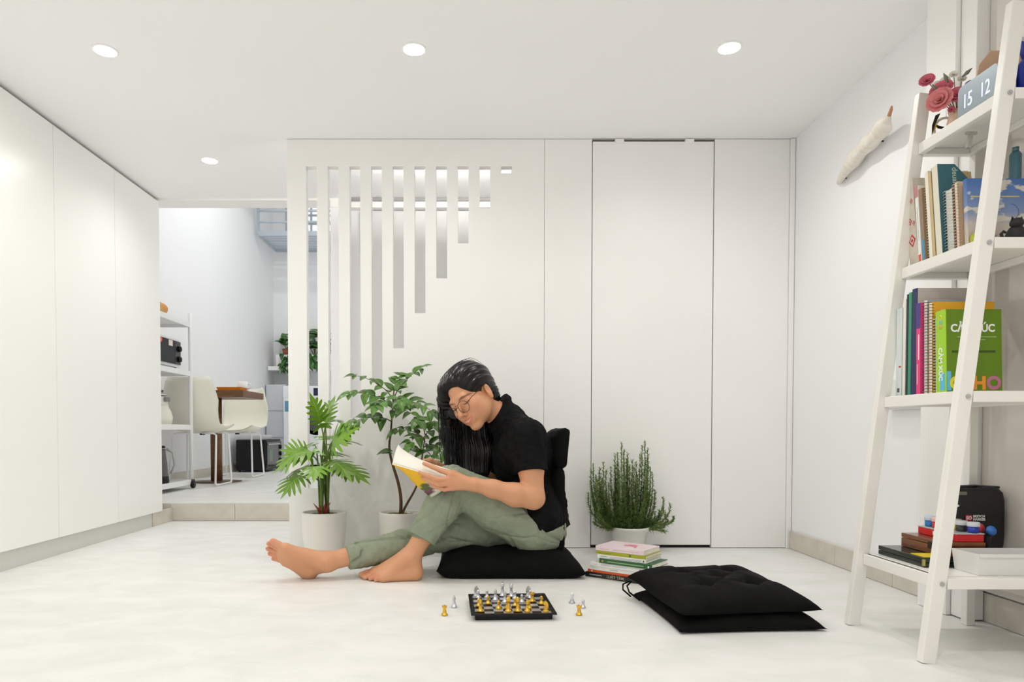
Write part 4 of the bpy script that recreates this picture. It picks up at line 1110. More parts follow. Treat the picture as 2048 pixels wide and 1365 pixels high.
trunk2 = bez(rel(803, 1034, 3.30, P2), rel(812, 1000, 3.30, P2), rel(838, 985, 3.29, P2), rel(842, 935, 3.27, P2), 12) + bez(rel(842, 935, 3.27, P2), rel(844, 910, 3.27, P2), rel(848, 890, 3.26, P2), rel(851, 868, 3.26, P2), 6)[1:]
MB().tube(trunk2, [.0065 - .004 * i / (len(trunk2) - 1) for i in range(len(trunk2))], 8).build('trunk', BARK, tr_)
for k, (pts, nl, s) in enumerate([
    ([(787, 800, 3.28), (795, 775, 3.26), (840, 738, 3.22)], 5, .95), ([(787, 805, 3.28), (775, 770, 3.26), (712, 752, 3.22)], 5, .9),
    ([(786, 815, 3.28), (750, 785, 3.24), (700, 788, 3.18)], 5, 1.1), ([(784, 845, 3.28), (750, 825, 3.22), (698, 850, 3.15)], 5, 1.25),
    ([(787, 810, 3.28), (815, 795, 3.24), (862, 822, 3.18)], 5, 1.1), ([(786, 830, 3.28), (800, 810, 3.2), (835, 838, 3.12)], 4, 1.15),
    ([(787, 795, 3.28), (785, 775, 3.30), (800, 752, 3.34)], 4, .9), ([(786, 820, 3.28), (770, 800, 3.2), (755, 812, 3.12)], 4, 1.1), ([(786, 812, 3.28), (792, 790, 3.2), (800, 800, 3.12)], 3, 1.05),
    ([(850, 880, 3.26), (825, 860, 3.24), (795, 862, 3.2)], 4, 1.0), ([(850, 875, 3.26), (862, 850, 3.24), (893, 858, 3.22)], 4, 1.0), ([(850, 885, 3.26), (840, 865, 3.2), (822, 885, 3.14)], 3, 1.05),
    ([(848, 895, 3.26), (870, 885, 3.22), (888, 905, 3.18)], 4, 1.0), ([(850, 870, 3.26), (845, 850, 3.26), (840, 838, 3.28)], 3, .95), ([(846, 905, 3.26), (830, 895, 3.22), (812, 910, 3.16)], 3, .95), ([(848, 900, 3.26), (860, 910, 3.2), (868, 925, 3.14)], 3, .95)]):
    twig(pts, nl, s, seed=20 + k)
oval_leaf(rel(786, 903, 3.28, P2), Vector((-1, -.3, -.05)), Vector((0, -.5, 1)), 1.0, 1); oval_leaf(rel(786, 908, 3.28, P2), Vector((-.7, -.6, .1)), Vector((0, -.5, 1)), .8, 3)

# rosemary bush in a wide pot
P3 = Vector((.757, 3.345, 0))
ro = empty('potted_rosemary', P3, 'bushy rosemary with needle leaves in a wide pale pot behind the pile of books', 'potted plant')
H3 = .128
MB().lathe([(.0001, 0), (.062, 0), (.066, .006), (.078, .07), (.083, .098), (.097, .112), (.1, .122), (.098, .128), (.092, .128), (.088, .118), (.0001, .114)], 40).build('pot', mat('grey_white_pot', (.66, .65, .60), .45), ro)
MB().lathe([(.0001, .119), (.05, .118), (.089, .115)], 24).build('soil', SOIL, ro)
NEED = mat('rosemary_needle', (.16, .27, .05), .6, col2=(.28, .38, .14), vscale=25)
RST = mat('rosemary_stem', (.16, .16, .06), .7)
tips = [(1187, 928), (1200, 935), (1212, 940), (1230, 908), (1243, 884), (1237, 930), (1265, 920), (1262, 945), (1284, 892), (1290, 884), (1293, 930), (1305, 945), (1195, 960), (1218, 965), (1250, 950), (1275, 950), (1310, 985), (1326, 995), (1340, 1008), (1320, 1020), (1188, 985), (1205, 1000), (1196, 1015), (1228, 985), (1245, 1000), (1270, 1000), (1290, 990), (1335, 1040), (1205, 1052), (1300, 1045), (1190, 1045), (1222, 935), (1255, 905), (1192, 950), (1207, 925), (1235, 905), (1248, 915), (1280, 910), (1296, 910), (1300, 965), (1183, 965), (1212, 985), (1232, 1010), (1258, 985), (1282, 1015), (1310, 1025), (1330, 1025), (1199, 1030), (1268, 930), (1240, 960), (1288, 960)]
rr = random.Random(4); need = MB()
tips = tips + [(u + rr.uniform(-9, 9), v + rr.uniform(6, 40)) for u, v in tips if v < 1030]
for k, (u, v) in enumerate(tips):
    y_ = P3.y + rr.uniform(-.085, .05)
    tip = rel(u, v, y_, P3); root = Vector((tip.x * .45 + rr.uniform(-.02, .02), (y_ - P3.y) * .5, H3 - .01))
    root.x = max(-.07, min(.07, root.x))
    side = Vector((tip.x * 1.05, tip.y, root.z + (tip.z - root.z) * .35))
    path = bez(root, root.lerp(side, .5), side, tip, 14)
    MB().tube(path, [.0022 - .0014 * i / 14 for i in range(15)], 5).build('stem', RST, ro)
    Ls = (tip - root).length; n = int(Ls / .00125)
    for q in range(n):
        t = .06 + .94 * q / n; f_ = t * 14; i = min(13, int(f_)); p = path[i].lerp(path[i + 1], f_ - i); tan = (path[i + 1] - path[i]).normalized()
        a = rr.uniform(0, 6.283); o1 = tan.orthogonal().normalized(); o2 = tan.cross(o1)
        d = (o1 * math.cos(a) + o2 * math.sin(a)) * rr.uniform(.8, 1.0) + tan * rr.uniform(.25, .75); d.normalize()
        L = rr.uniform(.020, .034) * (1 - .35 * t); w = tan.cross(d).normalized() * .0023
        m1 = p + d * L * .5 + Vector((0, 0, .001)); e1 = p + d * L - Vector((0, 0, .001))
        need.add([p - w, p + w, m1 + w, m1 - w, e1], [(0, 1, 2, 3), (3, 2, 4)])
nd = need.build('needles', NEED, ro, fixn=False); nd['kind'] = 'stuff'
# ------------------------------------------------------------------ kitchen beyond the step
CREAM = mat('cream_shell', (.80, .78, .66), .45); WMET = mat('white_metal', (.84, .84, .83), .35)
WALN = mat('walnut_wood', (.20, .085, .03), .45, col2=(.12, .05, .018), vscale=5, stretch=(2, 1, 12))
# rolling cart
XC0, XC1, YC0, YC1 = -2.74, -2.34, 4.95, 5.72
ca_ = empty('rolling_cart', (0, 0, 0), 'white metal rolling cart with four shelves beside the wardrobe end', 'cart')
for x in (XC0, XC1):
    for y in (YC0, YC1):
        MB().cyl((x, y, ZK + .07), (x, y, 1.56), .016, 12).build('post', WMET, ca_)
        w = MB().lathe([(.0001, -.012), (.030, -.012), (.033, -.006), (.033, .006), (.030, .012), (.0001, .012)], 20, M=frame((x + .012, y, ZK + .0335), (0, 1, 0), (0, 0, 1)))
        ws = w.build('wheel', BLK, ca_)
        MB().box(x - .010, x + .02, y - .017, y - .0135, ZK + .03, ZK + .075).box(x - .010, x + .02, y + .0135, y + .017, ZK + .03, ZK + .075).build('fork', mat('dark_steel', (.1, .1, .1), .4, .6), ws)
ZC = [at(383, 962, YC1).z, at(383, 853, YC1).z, at(383, 746, YC1).z, at(378, 648, YC1).z]
for z in ZC:
    s_ = MB().box(XC0, XC1, YC0, YC1, z - .006, z).build('shelf', WMET, ca_)
    MB().box(XC1 - .004, XC1 + .004, YC0, YC1, z - .03, z + .012, bev=.001).box(XC0, XC1, YC1 - .004, YC1 + .004, z - .03, z + .012, bev=.001).build('lip', WMET, s_)
lf = empty('bread_loaf', (-2.50, 5.36, ZC[3] + .0005), 'round orange-brown loaf on top of the white cart', 'bread')
vs, fs = blob((0, 0, .062), (.12, .135, .062), n=26, m=14, amp=.012, seed=2, power=2.3)
MB().add(vs, fs, 0, True).build('crust', mat('bread_crust', (.62, .27, .06), .6, col2=(.70, .38, .12), vscale=12), lf)
MB().add(*blob((.04, -.03, .118), (.04, .05, .008), seed=4, power=2), 0, True).build('browned_top', mat('bread_brown', (.36, .13, .03), .6), lf)
mw = empty('microwave_oven', (-2.72, 5.13, ZC[2] + .0305), 'white microwave oven with black glass door on the cart', 'microwave')
MB().box(0, .34, 0, .48, 0, .225, bev=.006).build('body', WMET, mw)
MB().box(.341, .352, .01, .362, .02, .205, bev=.003).build('door', mat('black_glass', (.006, .006, .008), .15, spec=.2), mw)
cp = MB().box(.341, .352, .366, .472, .02, .205, bev=.003).build('control_panel', mat('panel_black', (.02, .02, .025), .3), mw)
for z in (.145, .062): MB().lathe([(.0001, 0), (.024, 0), (.021, .02), (.0001, .021)], 18, M=frame((.352, .43, z), (0, 1, 0), (0, 0, 1))).build('knob', BLK, cp)
MB().box(.352, .353, .25, .32, .155, .20).build('sticker', mat('sticker_pink', (.80, .66, .62), .6), mw)
MB().add(*blob((.353, .11, .185), (.001, .03, .02), n=10, m=6, amp=.1, seed=3, power=2), 0).build('sticker', mat('sticker_red', (.75, .12, .05), .6), mw)
for (x, y) in ((.03, .03), (.31, .03), (.03, .45), (.31, .45)): MB().cyl((x, y, -.03), (x, y, 0), .012, 10).build('foot', BLK, mw)
rc = empty('rice_cooker', (-2.50, 5.42, ZC[1] + .0005), 'cream rice cooker with steel lid on the cart', 'rice cooker')
MB().lathe([(.0001, 0), (.10, 0), (.125, .02), (.13, .07), (.115, .12), (.10, .15), (.10, .165), (.0001, .165)], 30).build('body', CREAM, rc)
MB().lathe([(.095, .166), (.095, .225), (.09, .23), (.0001, .235)], 30).build('pot', mat('pot_cream', (.78, .77, .70), .4), rc)
MB().lathe([(.0001, .236), (.098, .236), (.10, .244), (.06, .262), (.0001, .266)], 30).build('lid', STEEL, rc)
MB().lathe([(.0001, .266), (.014, .266), (.018, .285), (.0001, .288)], 14).build('knob', BLK, rc)
MB().box(.095, .106, -.045, .03, .19, .225).build('handle', mat('handle_grey', (.2, .2, .2), .4), rc)
kt = empty('glass_kettle', (-2.50, 5.43, ZC[0] + .0005), 'dark electric kettle on the lowest shelf of the cart', 'kettle')
MB().lathe([(.0001, 0), (.092, 0), (.095, .01), (.09, .055), (.0001, .055)], 26).build('base', BLK, kt)
MB().lathe([(.085, .056), (.082, .15), (.068, .27), (.0001, .275)], 26).build('jug', mat('smoked_glass', (.10, .10, .10), .12), kt)
MB().lathe([(.0001, .276), (.070, .276), (.066, .295), (.0001, .30)], 24).build('lid', BLK, kt)
MB().tube([(.06, .05, .27), (.10, .08, .24), (.11, .09, .14), (.085, .07, .07)], .010, 8).build('handle', mat('clear_handle', (.5, .5, .48), .3), kt)
# table
tb_ = empty('pedestal_table', (-2.40, 6.44, ZK), 'brown wooden pedestal table against the kitchen wall', 'table')
ZT = .955
MB().box(-2.78 + 2.40, -2.05 + 2.40, 6.15 - 6.44, 6.75 - 6.44, ZT - .06 - ZK, ZT - ZK, bev=.004).build('tabletop', WALN, tb_)
MB().cyl((0, 0, .012), (0, 0, ZT - .061 - ZK), .052, 20).build('pedestal', WALN, tb_)
MB().lathe([(.0001, 0), (.225, 0), (.225, .006), (.06, .014), (.0001, .014)], 36).build('foot_plate', mat('bronze_plate', (.14, .08, .05), .4, .5), tb_)
ot = tray(.20, .16, .03, .006, .012); o_ = ot.build('orange_tray', mat('orange_plastic', (.80, .25, .01), .4)); tag(o_, 'shallow orange tray on the kitchen table', 'tray'); o_.location = (-2.30, 6.22, ZT + .0005)
cu_ = empty('white_cup', (-2.17, 6.50, ZT + .0005), 'white cup on the kitchen table behind the orange tray', 'cup')
MB().lathe([(.0001, 0), (.045, 0), (.05, .01), (.052, .10), (.048, .10), (.046, .012), (.0001, .010)], 24).build('body', WMET, cu_)
MB().tube([(.05, 0, .08), (.075, 0, .075), (.078, 0, .04), (.05, 0, .03)], .006, 8).build('handle', WMET, cu_)
# chairs: moulded shell on wire sled legs
def shell_chair(loc, rz, label):
    e = empty('shell_chair', loc, label, 'chair', 'cream shell chairs at the kitchen table', rz=rz)
    # local: faces +y, back at y=-.2, width along x, seat height .46
    n, m_ = 22, 18; top = []; W = .235
    for i in range(n + 1):
        t = i / n
        if t < .5: s = t / .5; y = .24 - .40 * s; z = .485 - .02 * math.sin(math.pi * s) ; w = W * (.90 + .10 * s)
        else:
            s = (t - .5) / .5; a = s * math.pi / 2 * .92
            y = -.16 - .085 * math.sin(min(1, s * 2.2) * math.pi / 2) - .05 * s; z = .485 + .44 * s ** 1.15; w = W * (1 - .22 * max(0, s - .55) / .45)
            if s > .93: w *= .93
        for j in range(m_ + 1):
            q = 2 * j / m_ - 1
            lift = .055 * abs(q) ** 3 * (1 if t < .5 else max(0, 1 - (t - .5) * 1.6))
            yy = y + (.075 * abs(q) ** 2.2 if t > .5 else 0) * min(1, (t - .5) * 4 if t > .5 else 0)
            top.append(Vector((w * q, yy, z + lift)))
    N = len(top); vs = list(top); fs = []
    for i in range(n + 1):
        for j in range(m_ + 1):
            p = top[i * (m_ + 1) + j]; a = top[min(n, i + 1) * (m_ + 1) + j] - top[max(0, i - 1) * (m_ + 1) + j]; b2 = top[i * (m_ + 1) + min(m_, j + 1)] - top[i * (m_ + 1) + max(0, j - 1)]
            vs.append(p - b2.cross(a).normalized() * -.012)
    for i in range(n):
        for j in range(m_):
            a = i * (m_ + 1) + j; fs.append((a, a + 1, a + m_ + 2, a + m_ + 1)); fs.append((N + a, N + a + m_ + 1, N + a + m_ + 2, N + a + 1))
    for i in range(n):
        for j in (0, m_): a = i * (m_ + 1) + j; b2 = a + m_ + 1; fs.append((a, b2, b2 + N, a + N))
    for j in range(m_):
        for i in (0, n): a = i * (m_ + 1) + j; fs.append((a, a + 1, a + 1 + N, a + N))
    MB().add(vs, fs, 0, True).build('shell', CREAM, e)
    for s in (-1, 1):
        x = s * .185
        pts = [(s * .06, .16, .462), (x * .85, .165, .46), (x, .175, .44), (x * 1.08, .20, .03), (x * 1.08, .19, .011), (x * 1.08, -.17, .011), (x * 1.08, -.185, .03), (x, -.12, .44), (x * .85, -.115, .455), (s * .06, -.11, .457)]
        MB().tube(pts, .009, 8).build('sled_leg', WMET, e)
    MB().cyl((0, .05, .44), (0, .05, .462), .022, 14).build('mounting_disc', BLK, e)
    return e
shell_chair((-2.40, 6.06, ZK), 0, 'cream shell chair with its back to us, nearer side of the kitchen table')
shell_chair((-2.44, 7.18, ZK), math.pi, 'cream shell chair on the far side of the kitchen table')
# toaster oven on the floor
ov = empty('toaster_oven', (-2.76, 7.92, ZK + .02), 'black toaster oven with glass front on the kitchen floor', 'oven')
MB().box(.03, .375, 0, .62, 0, .355, bev=.012).build('housing', BLK, ov)
MB().box(.376, .388, .02, .47, .03, .33, bev=.004).build('glass_door', mat('oven_glass', (.045, .05, .045), .1), ov)
MB().tube([(.388, .04, .30), (.41, .04, .30), (.41, .45, .30), (.388, .45, .30)], .009, 8).build('handle', STEEL, ov)
MB().box(.376, .384, .48, .61, .03, .33, bev=.004).build('control_panel', mat('panel_black', (.02, .02, .025), .3), ov)
for z in (.26, .18, .10): MB().lathe([(.0001, 0), (.025, 0), (.022, .02), (.0001, .02)], 16, M=frame((.384, .545, z), (0, 1, 0), (0, 0, 1))).build('knob', BLK, ov)
for x in (.06, .34):
    for y in (.04, .58): MB().cyl((x, y, -.02), (x, y, 0.002), .014, 10).build('foot', BLK, ov)
MB().box(.3885, .3895, .10, .22, .10, .24).build('sticker', mat('sticker_oven', (.42, .14, .12), .5, col2=(.1, .3, .2), vscale=14), ov)
wl = tray(.24, .36, .05, .01, .01).build('food_cover', WMET); tag(wl, 'white plastic food cover lying on the toaster oven', 'food cover'); wl.location = (-2.70, 8.02, ZK + .3755)
# washing machine
wm = empty('washing_machine', (-2.50, 9.08, ZK), 'white front-loading washing machine at the back of the kitchen', 'washing machine')
HW = at(600, 772, 9.08).z - ZK
MB().box(0, .66, 0, .58, .03, HW, bev=.01).build('cabinet', mat('appliance_white', (.78, .79, .81), .35), wm)
MB().lathe([(.155, 0), (.20, 0), (.205, -.02), (.19, -.035), (.16, -.03), (.155, 0)], 36, M=frame((.43, 0, .62), (1, 0, 0), (0, 0, -1)) @ Matrix.Scale(-1, 4, (0, 0, 1))).build('door_ring', STEEL, wm)
MB().lathe([(.0001, .002), (.156, .002), (.15, .012), (.0001, .025)], 32, M=frame((.43, 0, .62), (1, 0, 0), (0, 0, 1))).build('door_glass', mat('drum_glass', (.10, .10, .10), .15), wm)
MB().box(.0, .66, -.006, 0, HW - .15, HW - .012, bev=.002).build('control_panel', mat('appliance_white', (.78, .79, .81), .35), wm)
MB().box(.40, .56, -.008, -.006, HW - .13, HW - .03).build('display', mat('display_navy', (.01, .015, .06), .2), wm)
MB().box(.02, .07, -.002, 0, HW - .34, HW - .20).build('energy_sticker', mat('sticker_teal', (.10, .30, .42), .5), wm)
for x in (.05, .61):
    for y in (.05, .53): MB().cyl((x, y, 0), (x, y, .031), .02, 10).build('foot', BLK, wm)
tp = empty('grey_locker', (-2.79, 9.28, ZK), 'pale grey tall narrow cabinet in the kitchen corner', 'cabinet')
MB().box(0, .27, 0, .40, 0.02, HW + .03, bev=.006).build('body', mat('locker_grey', (.60, .63, .66), .5), tp)
for k in range(3): MB().box(.01, .26, -.012, 0, .03 + k * .36, .37 + k * .36, bev=.003).build('door', mat('locker_grey', (.60, .63, .66), .5), tp)
# wall shelf with planter
ws_ = empty('planter_shelf', (-2.78, 9.35, 0), 'white shelf board on brackets above the washing machine', 'shelf'); ZS = at(600, 733, 9.35).z; ws_.location = (-2.78, 9.35, ZS)
MB().box(0, 1.75, 0, .345, -.055, 0, bev=.004).build('board', WMET, ws_)
for x in (.3, 1.4): MB().bar((x, .30, -.06), (x, .08, -.06), .02).bar((x, .335, -.25), (x, .335, -.055), .02).bar((x, .32, -.22), (x, .10, -.065), .015).build('bracket', WMET, ws_)
pb = empty('planter_box', (-2.68, 9.40, ZS + .0005), 'long white planter box with trailing green plants on the wall shelf', 'planter')
tray(1.3, .22, .16, .012, .006).build('trough', WMET, pb)
MB().box(.02, 1.28, .02, .2, .12, .14).build('soil', SOIL, pb)
tc_ = MB().lathe([(.0001, .14), (.07, .14), (.085, .25), (.0001, .25)], 18, c=(.14, .11, 0)).build('terracotta_pot', mat('terracotta', (.35, .12, .06), .8), pb)
KLEAF = leaf_material('kitchen_leaf', (.030, .11, .016), (.10, .2, .04))
me_k = None; rk = random.Random(3)
for k in range(150):
    if me_k is None:
        vs, fs = ovate(.13, .075, .35, .2); me_k = bpy.data.meshes.new('kitchen_leaf'); me_k.from_pydata(vs, [], fs); me_k.materials.append(KLEAF); me_k.polygons.foreach_set('use_smooth', [True] * len(fs)); me_k.update()
    o = bpy.data.objects.new('leaf', me_k); COL.objects.link(o); o.parent = pb
    cl = k % 3; cx = (.16, .50, .95)[cl]; a = rk.uniform(0, 6.28); hang = rk.random() < .3
    p = Vector((cx + rk.uniform(-.09, .12), .05 + rk.uniform(-.08, .12), (.22 + rk.uniform(0, .20) * (1.2 if cl else 1)) if not hang else rk.uniform(-.02, .2)))
    if hang: p.y = -.04
    d = Vector((math.cos(a), math.sin(a) * .6 - .3, rk.uniform(-.1, .9) if not hang else -.8))
    o.matrix_local = basis(p, d, Vector((.1, -.6, 1))) @ Matrix.Diagonal((1, 1, 1, 1)) @ Matrix.Scale(rk.uniform(.8, 1.35), 4)
for cx in (.16, .50, .95):
    for q in range(5): MB().tube([(cx, .11, .13), (cx + rk.uniform(-.06, .06), .09, .25), (cx + rk.uniform(-.10, .13), .06, .38)], .005, 5).build('stem', PSTEM, pb)
# steel rack high under the kitchen window
rk_ = empty('overhead_rack', (0, 0, 0), 'blue-grey metal rack hung high under the kitchen window', 'rack')
ZR = 3.10; y0, y1 = 8.85, 9.62; x0, x1 = -2.74, -1.2
for y in (y0, y1):
    MB().box(x0, x1, y - .02, y + .02, ZR - .03, ZR + .03).build('rail', STEELP, rk_)
for k in range(6):
    y = y0 + .1 + k * .12; MB().box(x0, x1, y - .012, y + .012, ZR - .01, ZR + .012).build('slat', STEELP, rk_)
for z in (3.25, 3.39): MB().box(x0, x1, y0 - .012, y0 + .012, z - .012, z + .012).build('guard_bar', STEELP, rk_)
for x in (x0, -2.2, -1.7, x1):
    MB().box(x - .015, x + .015, y0 - .015, y0 + .015, ZR, 3.70).build('upright', STEELP, rk_)
for x in (x0, x1): MB().box(x - .015, x + .015, y0, y1, ZR - .02, ZR + .02).build('side_rail', STEELP, rk_)
for x in (x0, x1): MB().box(x - .01, x + .01, y0 - .01, y0 + .01, 3.70, H_K - .001).build('hanger', STEELP, rk_)
ac = empty('wall_conduit_box', (-2.795, 8.4, 3.38), 'grey conduit box high on the kitchen wall', 'conduit box')
MB().box(0, .11, 0, .30, 0, .17, bev=.005).build('box', mat('conduit_grey', (.55, .6, .6), .5), ac); MB().box(.111, .118, .02, .28, .02, .15, bev=.003).build('lid', mat('conduit_grey', (.55, .6, .6), .5), ac)
# ------------------------------------------------------------------ the reader: smooth bodies grown from joints
def A(u, v, Y): return np.array(at(u, v, Y))
class Field:
    """signed-distance body: round cones and ellipsoids blended smoothly"""
    def __init__(self): self.p = []; self.s = []
    def cone(self, a, b, ra, rb, k=.02): self.p.append(('c', np.array(a, float), np.array(b, float), ra, rb, k)); return self
    def chain(self, pts, rs, k=.02):
        for i in range(len(pts) - 1): self.cone(pts[i], pts[i + 1], rs[i], rs[i + 1], k)
        return self
    def ell(self, c, r, Rm=None, k=.02): self.p.append(('e', np.array(c, float), np.array(r, float), np.eye(3) if Rm is None else Rm, 0, k)); return self
    def sub(self, c, r, Rm=None, k=.008): self.s.append(('e', np.array(c, float), np.array(r, float), np.eye(3) if Rm is None else Rm, 0, k)); return self
    def subcone(self, a, b, ra, rb, k=.004): self.s.append(('c', np.array(a, float), np.array(b, float), ra, rb, k)); return self
    @staticmethod
    def one(pr, P):
        if pr[0] == 'c':
            a, b, ra, rb = pr[1], pr[2], pr[3], pr[4]; ab = b - a; L2 = max(1e-12, ab @ ab)
            t = np.clip(((P - a) @ ab) / L2, 0, 1)
            return np.linalg.norm(P - a - t[:, None] * ab, axis=1) - (ra + (rb - ra) * t)
        q = (P - pr[1]) @ pr[3]; r = pr[2]
        k0 = np.linalg.norm(q / r, axis=1); k1 = np.linalg.norm(q / (r * r), axis=1) + 1e-9
        return k0 * (k0 - 1) / k1
    def eval(self, P, ids=None, sids=None):
        d = None
        for i in (range(len(self.p)) if ids is None else ids):
            e = self.one(self.p[i], P); k = self.p[i][5]
            if d is None: d = e
            else:
                h = np.clip(.5 + .5 * (d - e) / k, 0, 1); d = d + (e - d) * h - k * h * (1 - h)
        for pr in (self.s if sids is None else [self.s[i] for i in sids]):
            e = -self.one(pr, P); k = pr[5]
            h = np.clip(.5 - .5 * (d - e) / k, 0, 1); d = d + (e - d) * h + k * h * (1 - h)
        return d
    def mesh(self, h, extra=None, B=14):
        lo = np.min([np.minimum(p[1] - (max(p[2]) if p[0] == 'e' else p[3]), p[1] - max(p[2]) if p[0] == 'e' else p[2] - p[4]) for p in self.p], axis=0) - .03
        hi = np.max([np.maximum(p[1] + (max(p[2]) if p[0] == 'e' else p[3]), p[1] + max(p[2]) if p[0] == 'e' else p[2] + p[4]) for p in self.p], axis=0) + .03
        nb = np.ceil((hi - lo) / (h * B)).astype(int); n = nb * B
        G = np.full(tuple(n), .05, np.float32)
        bi = np.stack(np.meshgrid(*[np.arange(k) for k in nb], indexing='ij'), -1).reshape(-1, 3)
        C = lo + (bi * B + (B - 1) / 2) * h; hd = B * h * .87
        D = np.stack([self.one(p, C) for p in self.p], 1); mn = D.min(1)
        loc = np.stack(np.meshgrid(*[np.arange(B)] * 3, indexing='ij'), -1).reshape(-1, 3) * h
        K = np.array([p[5] for p in self.p])
        DS = np.stack([self.one(p, C) for p in self.s], 1) if self.s else None
        for bidx in np.nonzero(mn < hd + .016)[0]:
            i, j, k = bi[bidx] * B
            if mn[bidx] < -hd - .012: G[i:i + B, j:j + B, k:k + B] = -.05; continue
            ids = np.nonzero(D[bidx] < hd + K + .004)[0]
            if not len(ids): continue
            sids = np.nonzero(DS[bidx] < hd + .01)[0] if DS is not None else []
            P = lo + bi[bidx] * B * h + loc
            d = self.eval(P, ids, sids)
            if extra is not None:
                m = np.abs(d) < .022
                if m.any(): d[m] = extra(P[m], d[m])
            G[i:i + B, j:j + B, k:k + B] = d.reshape(B, B, B)
        return surface_nets(G, lo, h)
def surface_nets(G, lo, h):
    S = G < 0
    c = np.zeros(tuple(np.array(S.shape) - 1), np.int8)
    for dx in (0, 1):
        for dy in (0, 1):
            for dz in (0, 1): c += S[dx:dx + c.shape[0], dy:dy + c.shape[1], dz:dz + c.shape[2]]
    act = np.argwhere((c > 0) & (c < 8)); idx = -np.ones(c.shape, np.int32); idx[tuple(act.T)] = np.arange(len(act))
    off = np.array([(x, y, z) for x in (0, 1) for y in (0, 1) for z in (0, 1)])
    V = np.stack([G[tuple((act + o).T)] for o in off], 1)
    acc = np.zeros((len(act), 3)); cnt = np.zeros(len(act))
    for a in range(8):
        for b in range(a + 1, 8):
            if np.abs(off[a] - off[b]).sum() != 1: continue
            va, vb = V[:, a], V[:, b]; m = (va < 0) != (vb < 0)
            t = np.where(m, va / np.where(m, va - vb, 1), 0)
            p = off[a] + t[:, None] * (off[b] - off[a]); acc[m] += p[m]; cnt[m] += 1
    verts = lo + (act + acc / cnt[:, None]) * h
    faces = []
    for ax in range(3):
        o = [0, 0, 0]; o[ax] = 1
        sh = S.shape
        A_ = S[:sh[0] - o[0], :sh[1] - o[1], :sh[2] - o[2]]; B_ = S[o[0]:, o[1]:, o[2]:]
        e = np.argwhere(A_ != B_); u, v = [(1, 2), (2, 0), (0, 1)][ax]
        ok = (e[:, u] > 0) & (e[:, v] > 0); e = e[ok]
        du = np.zeros(3, int); du[u] = 1; dv = np.zeros(3, int); dv[v] = 1
        good = np.ones(len(e), bool)
        for d_ in (0 * du, du, dv, du + dv):
            q = e - d_; good &= np.all(q < np.array(c.shape), axis=1)
        e = e[good]
        q0 = idx[tuple((e).T)]; q1 = idx[tuple((e - du).T)]; q2 = idx[tuple((e - du - dv).T)]; q3 = idx[tuple((e - dv).T)]
        ins = S[tuple(e.T)]
        f = np.stack([q0, q1, q2, q3], 1); f[~ins] = f[~ins][:, ::-1]
        faces.append(f[(f >= 0).all(1)])
    return verts, np.concatenate(faces)
def np_mesh(name, V, Fc, m, parent, colors=None):
    me = bpy.data.meshes.new(name)
    me.vertices.add(len(V)); me.vertices.foreach_set('co', np.asarray(V, np.float32).ravel())
    me.loops.add(len(Fc) * 4); me.loops.foreach_set('vertex_index', np.asarray(Fc, np.int32).ravel())
    me.polygons.add(len(Fc)); me.polygons.foreach_set('loop_start', np.arange(len(Fc), dtype=np.int32) * 4)
    me.polygons.foreach_set('use_smooth', np.ones(len(Fc), bool))
    me.materials.append(m); me.update(calc_edges=True); me.validate()
    if colors is not None:
        at_ = me.color_attributes.new('Col', 'FLOAT_COLOR', 'POINT')
        at_.data.foreach_set('color', np.concatenate([colors, np.ones((len(V), 1))], 1).astype(np.float32).ravel())
    o = bpy.data.objects.new(name, me); COL.objects.link(o); o.parent = parent
    return o

# head frame: f forward, l towards the person's left, u up; tilted down to the book and turned to the camera
HS = 1.07
hl = Vector((.62, -.70, .36)).normalized(); hu0 = Vector((-.56, -.05, .82)); hu = (hu0 - hl * hu0.dot(hl)).normalized(); hf = hl.cross(hu)
HR = np.array([hf, hl, hu]).T
HC_ = A(945, 793, 2.90)
def hp(f, l, u): return HC_ + HR @ (np.array([f, l, u]) * HS)
def to_head(P): return ((P - HC_) @ HR) / HS

body = Field()
# --- head
body.ell(hp(-.014, 0, .040), np.array((.098, .077, .085)) * HS, HR, .02)
body.ell(hp(.026, 0, -.030), np.array((.064, .061, .082)) * HS, HR, .03)
for s in (-1, 1):
    body.cone(hp(-.004, s * .054, -.040), hp(.066, s * .014, -.098), .020 * HS, .015 * HS, .025)
    body.ell(hp(.062, s * .042, -.026), np.array((.024, .022, .022)) * HS, HR, .025)
    body.ell(hp(.078, s * .033, -.001), np.array((.0135, .016, .012)) * HS, HR, .006)
    body.ell(hp(.097, s * .0125, -.041), np.array((.010, .0075, .007)) * HS, HR, .006)
    # ear
    er = HR @ np.array(Euler((0, R(-12), R(s * 22))).to_matrix())
    body.ell(hp(-.008, s * .079, -.014), np.array((.018, .0085, .030)) * HS, er, .006)
    body.sub(hp(-.002, s * .0865, -.008), np.array((.0085, .0065, .015)) * HS, er, .003)
    body.ell(hp(-.004, s * .079, -.038), np.array((.009, .007, .010)) * HS, er, .006)
body.cone(hp(.082, -.034, .020), hp(.082, .034, .020), .011 * HS, .011 * HS, .02)
body.ell(hp(.074, 0, -.103), np.array((.018, .021, .015)) * HS, HR, .015)
body.cone(hp(.088, 0, .012), hp(.114, 0, -.034), .0070 * HS, .0110 * HS, .010)
body.ell(hp(.084, 0, -.068), np.array((.016, .030, .020)) * HS, HR, .015)
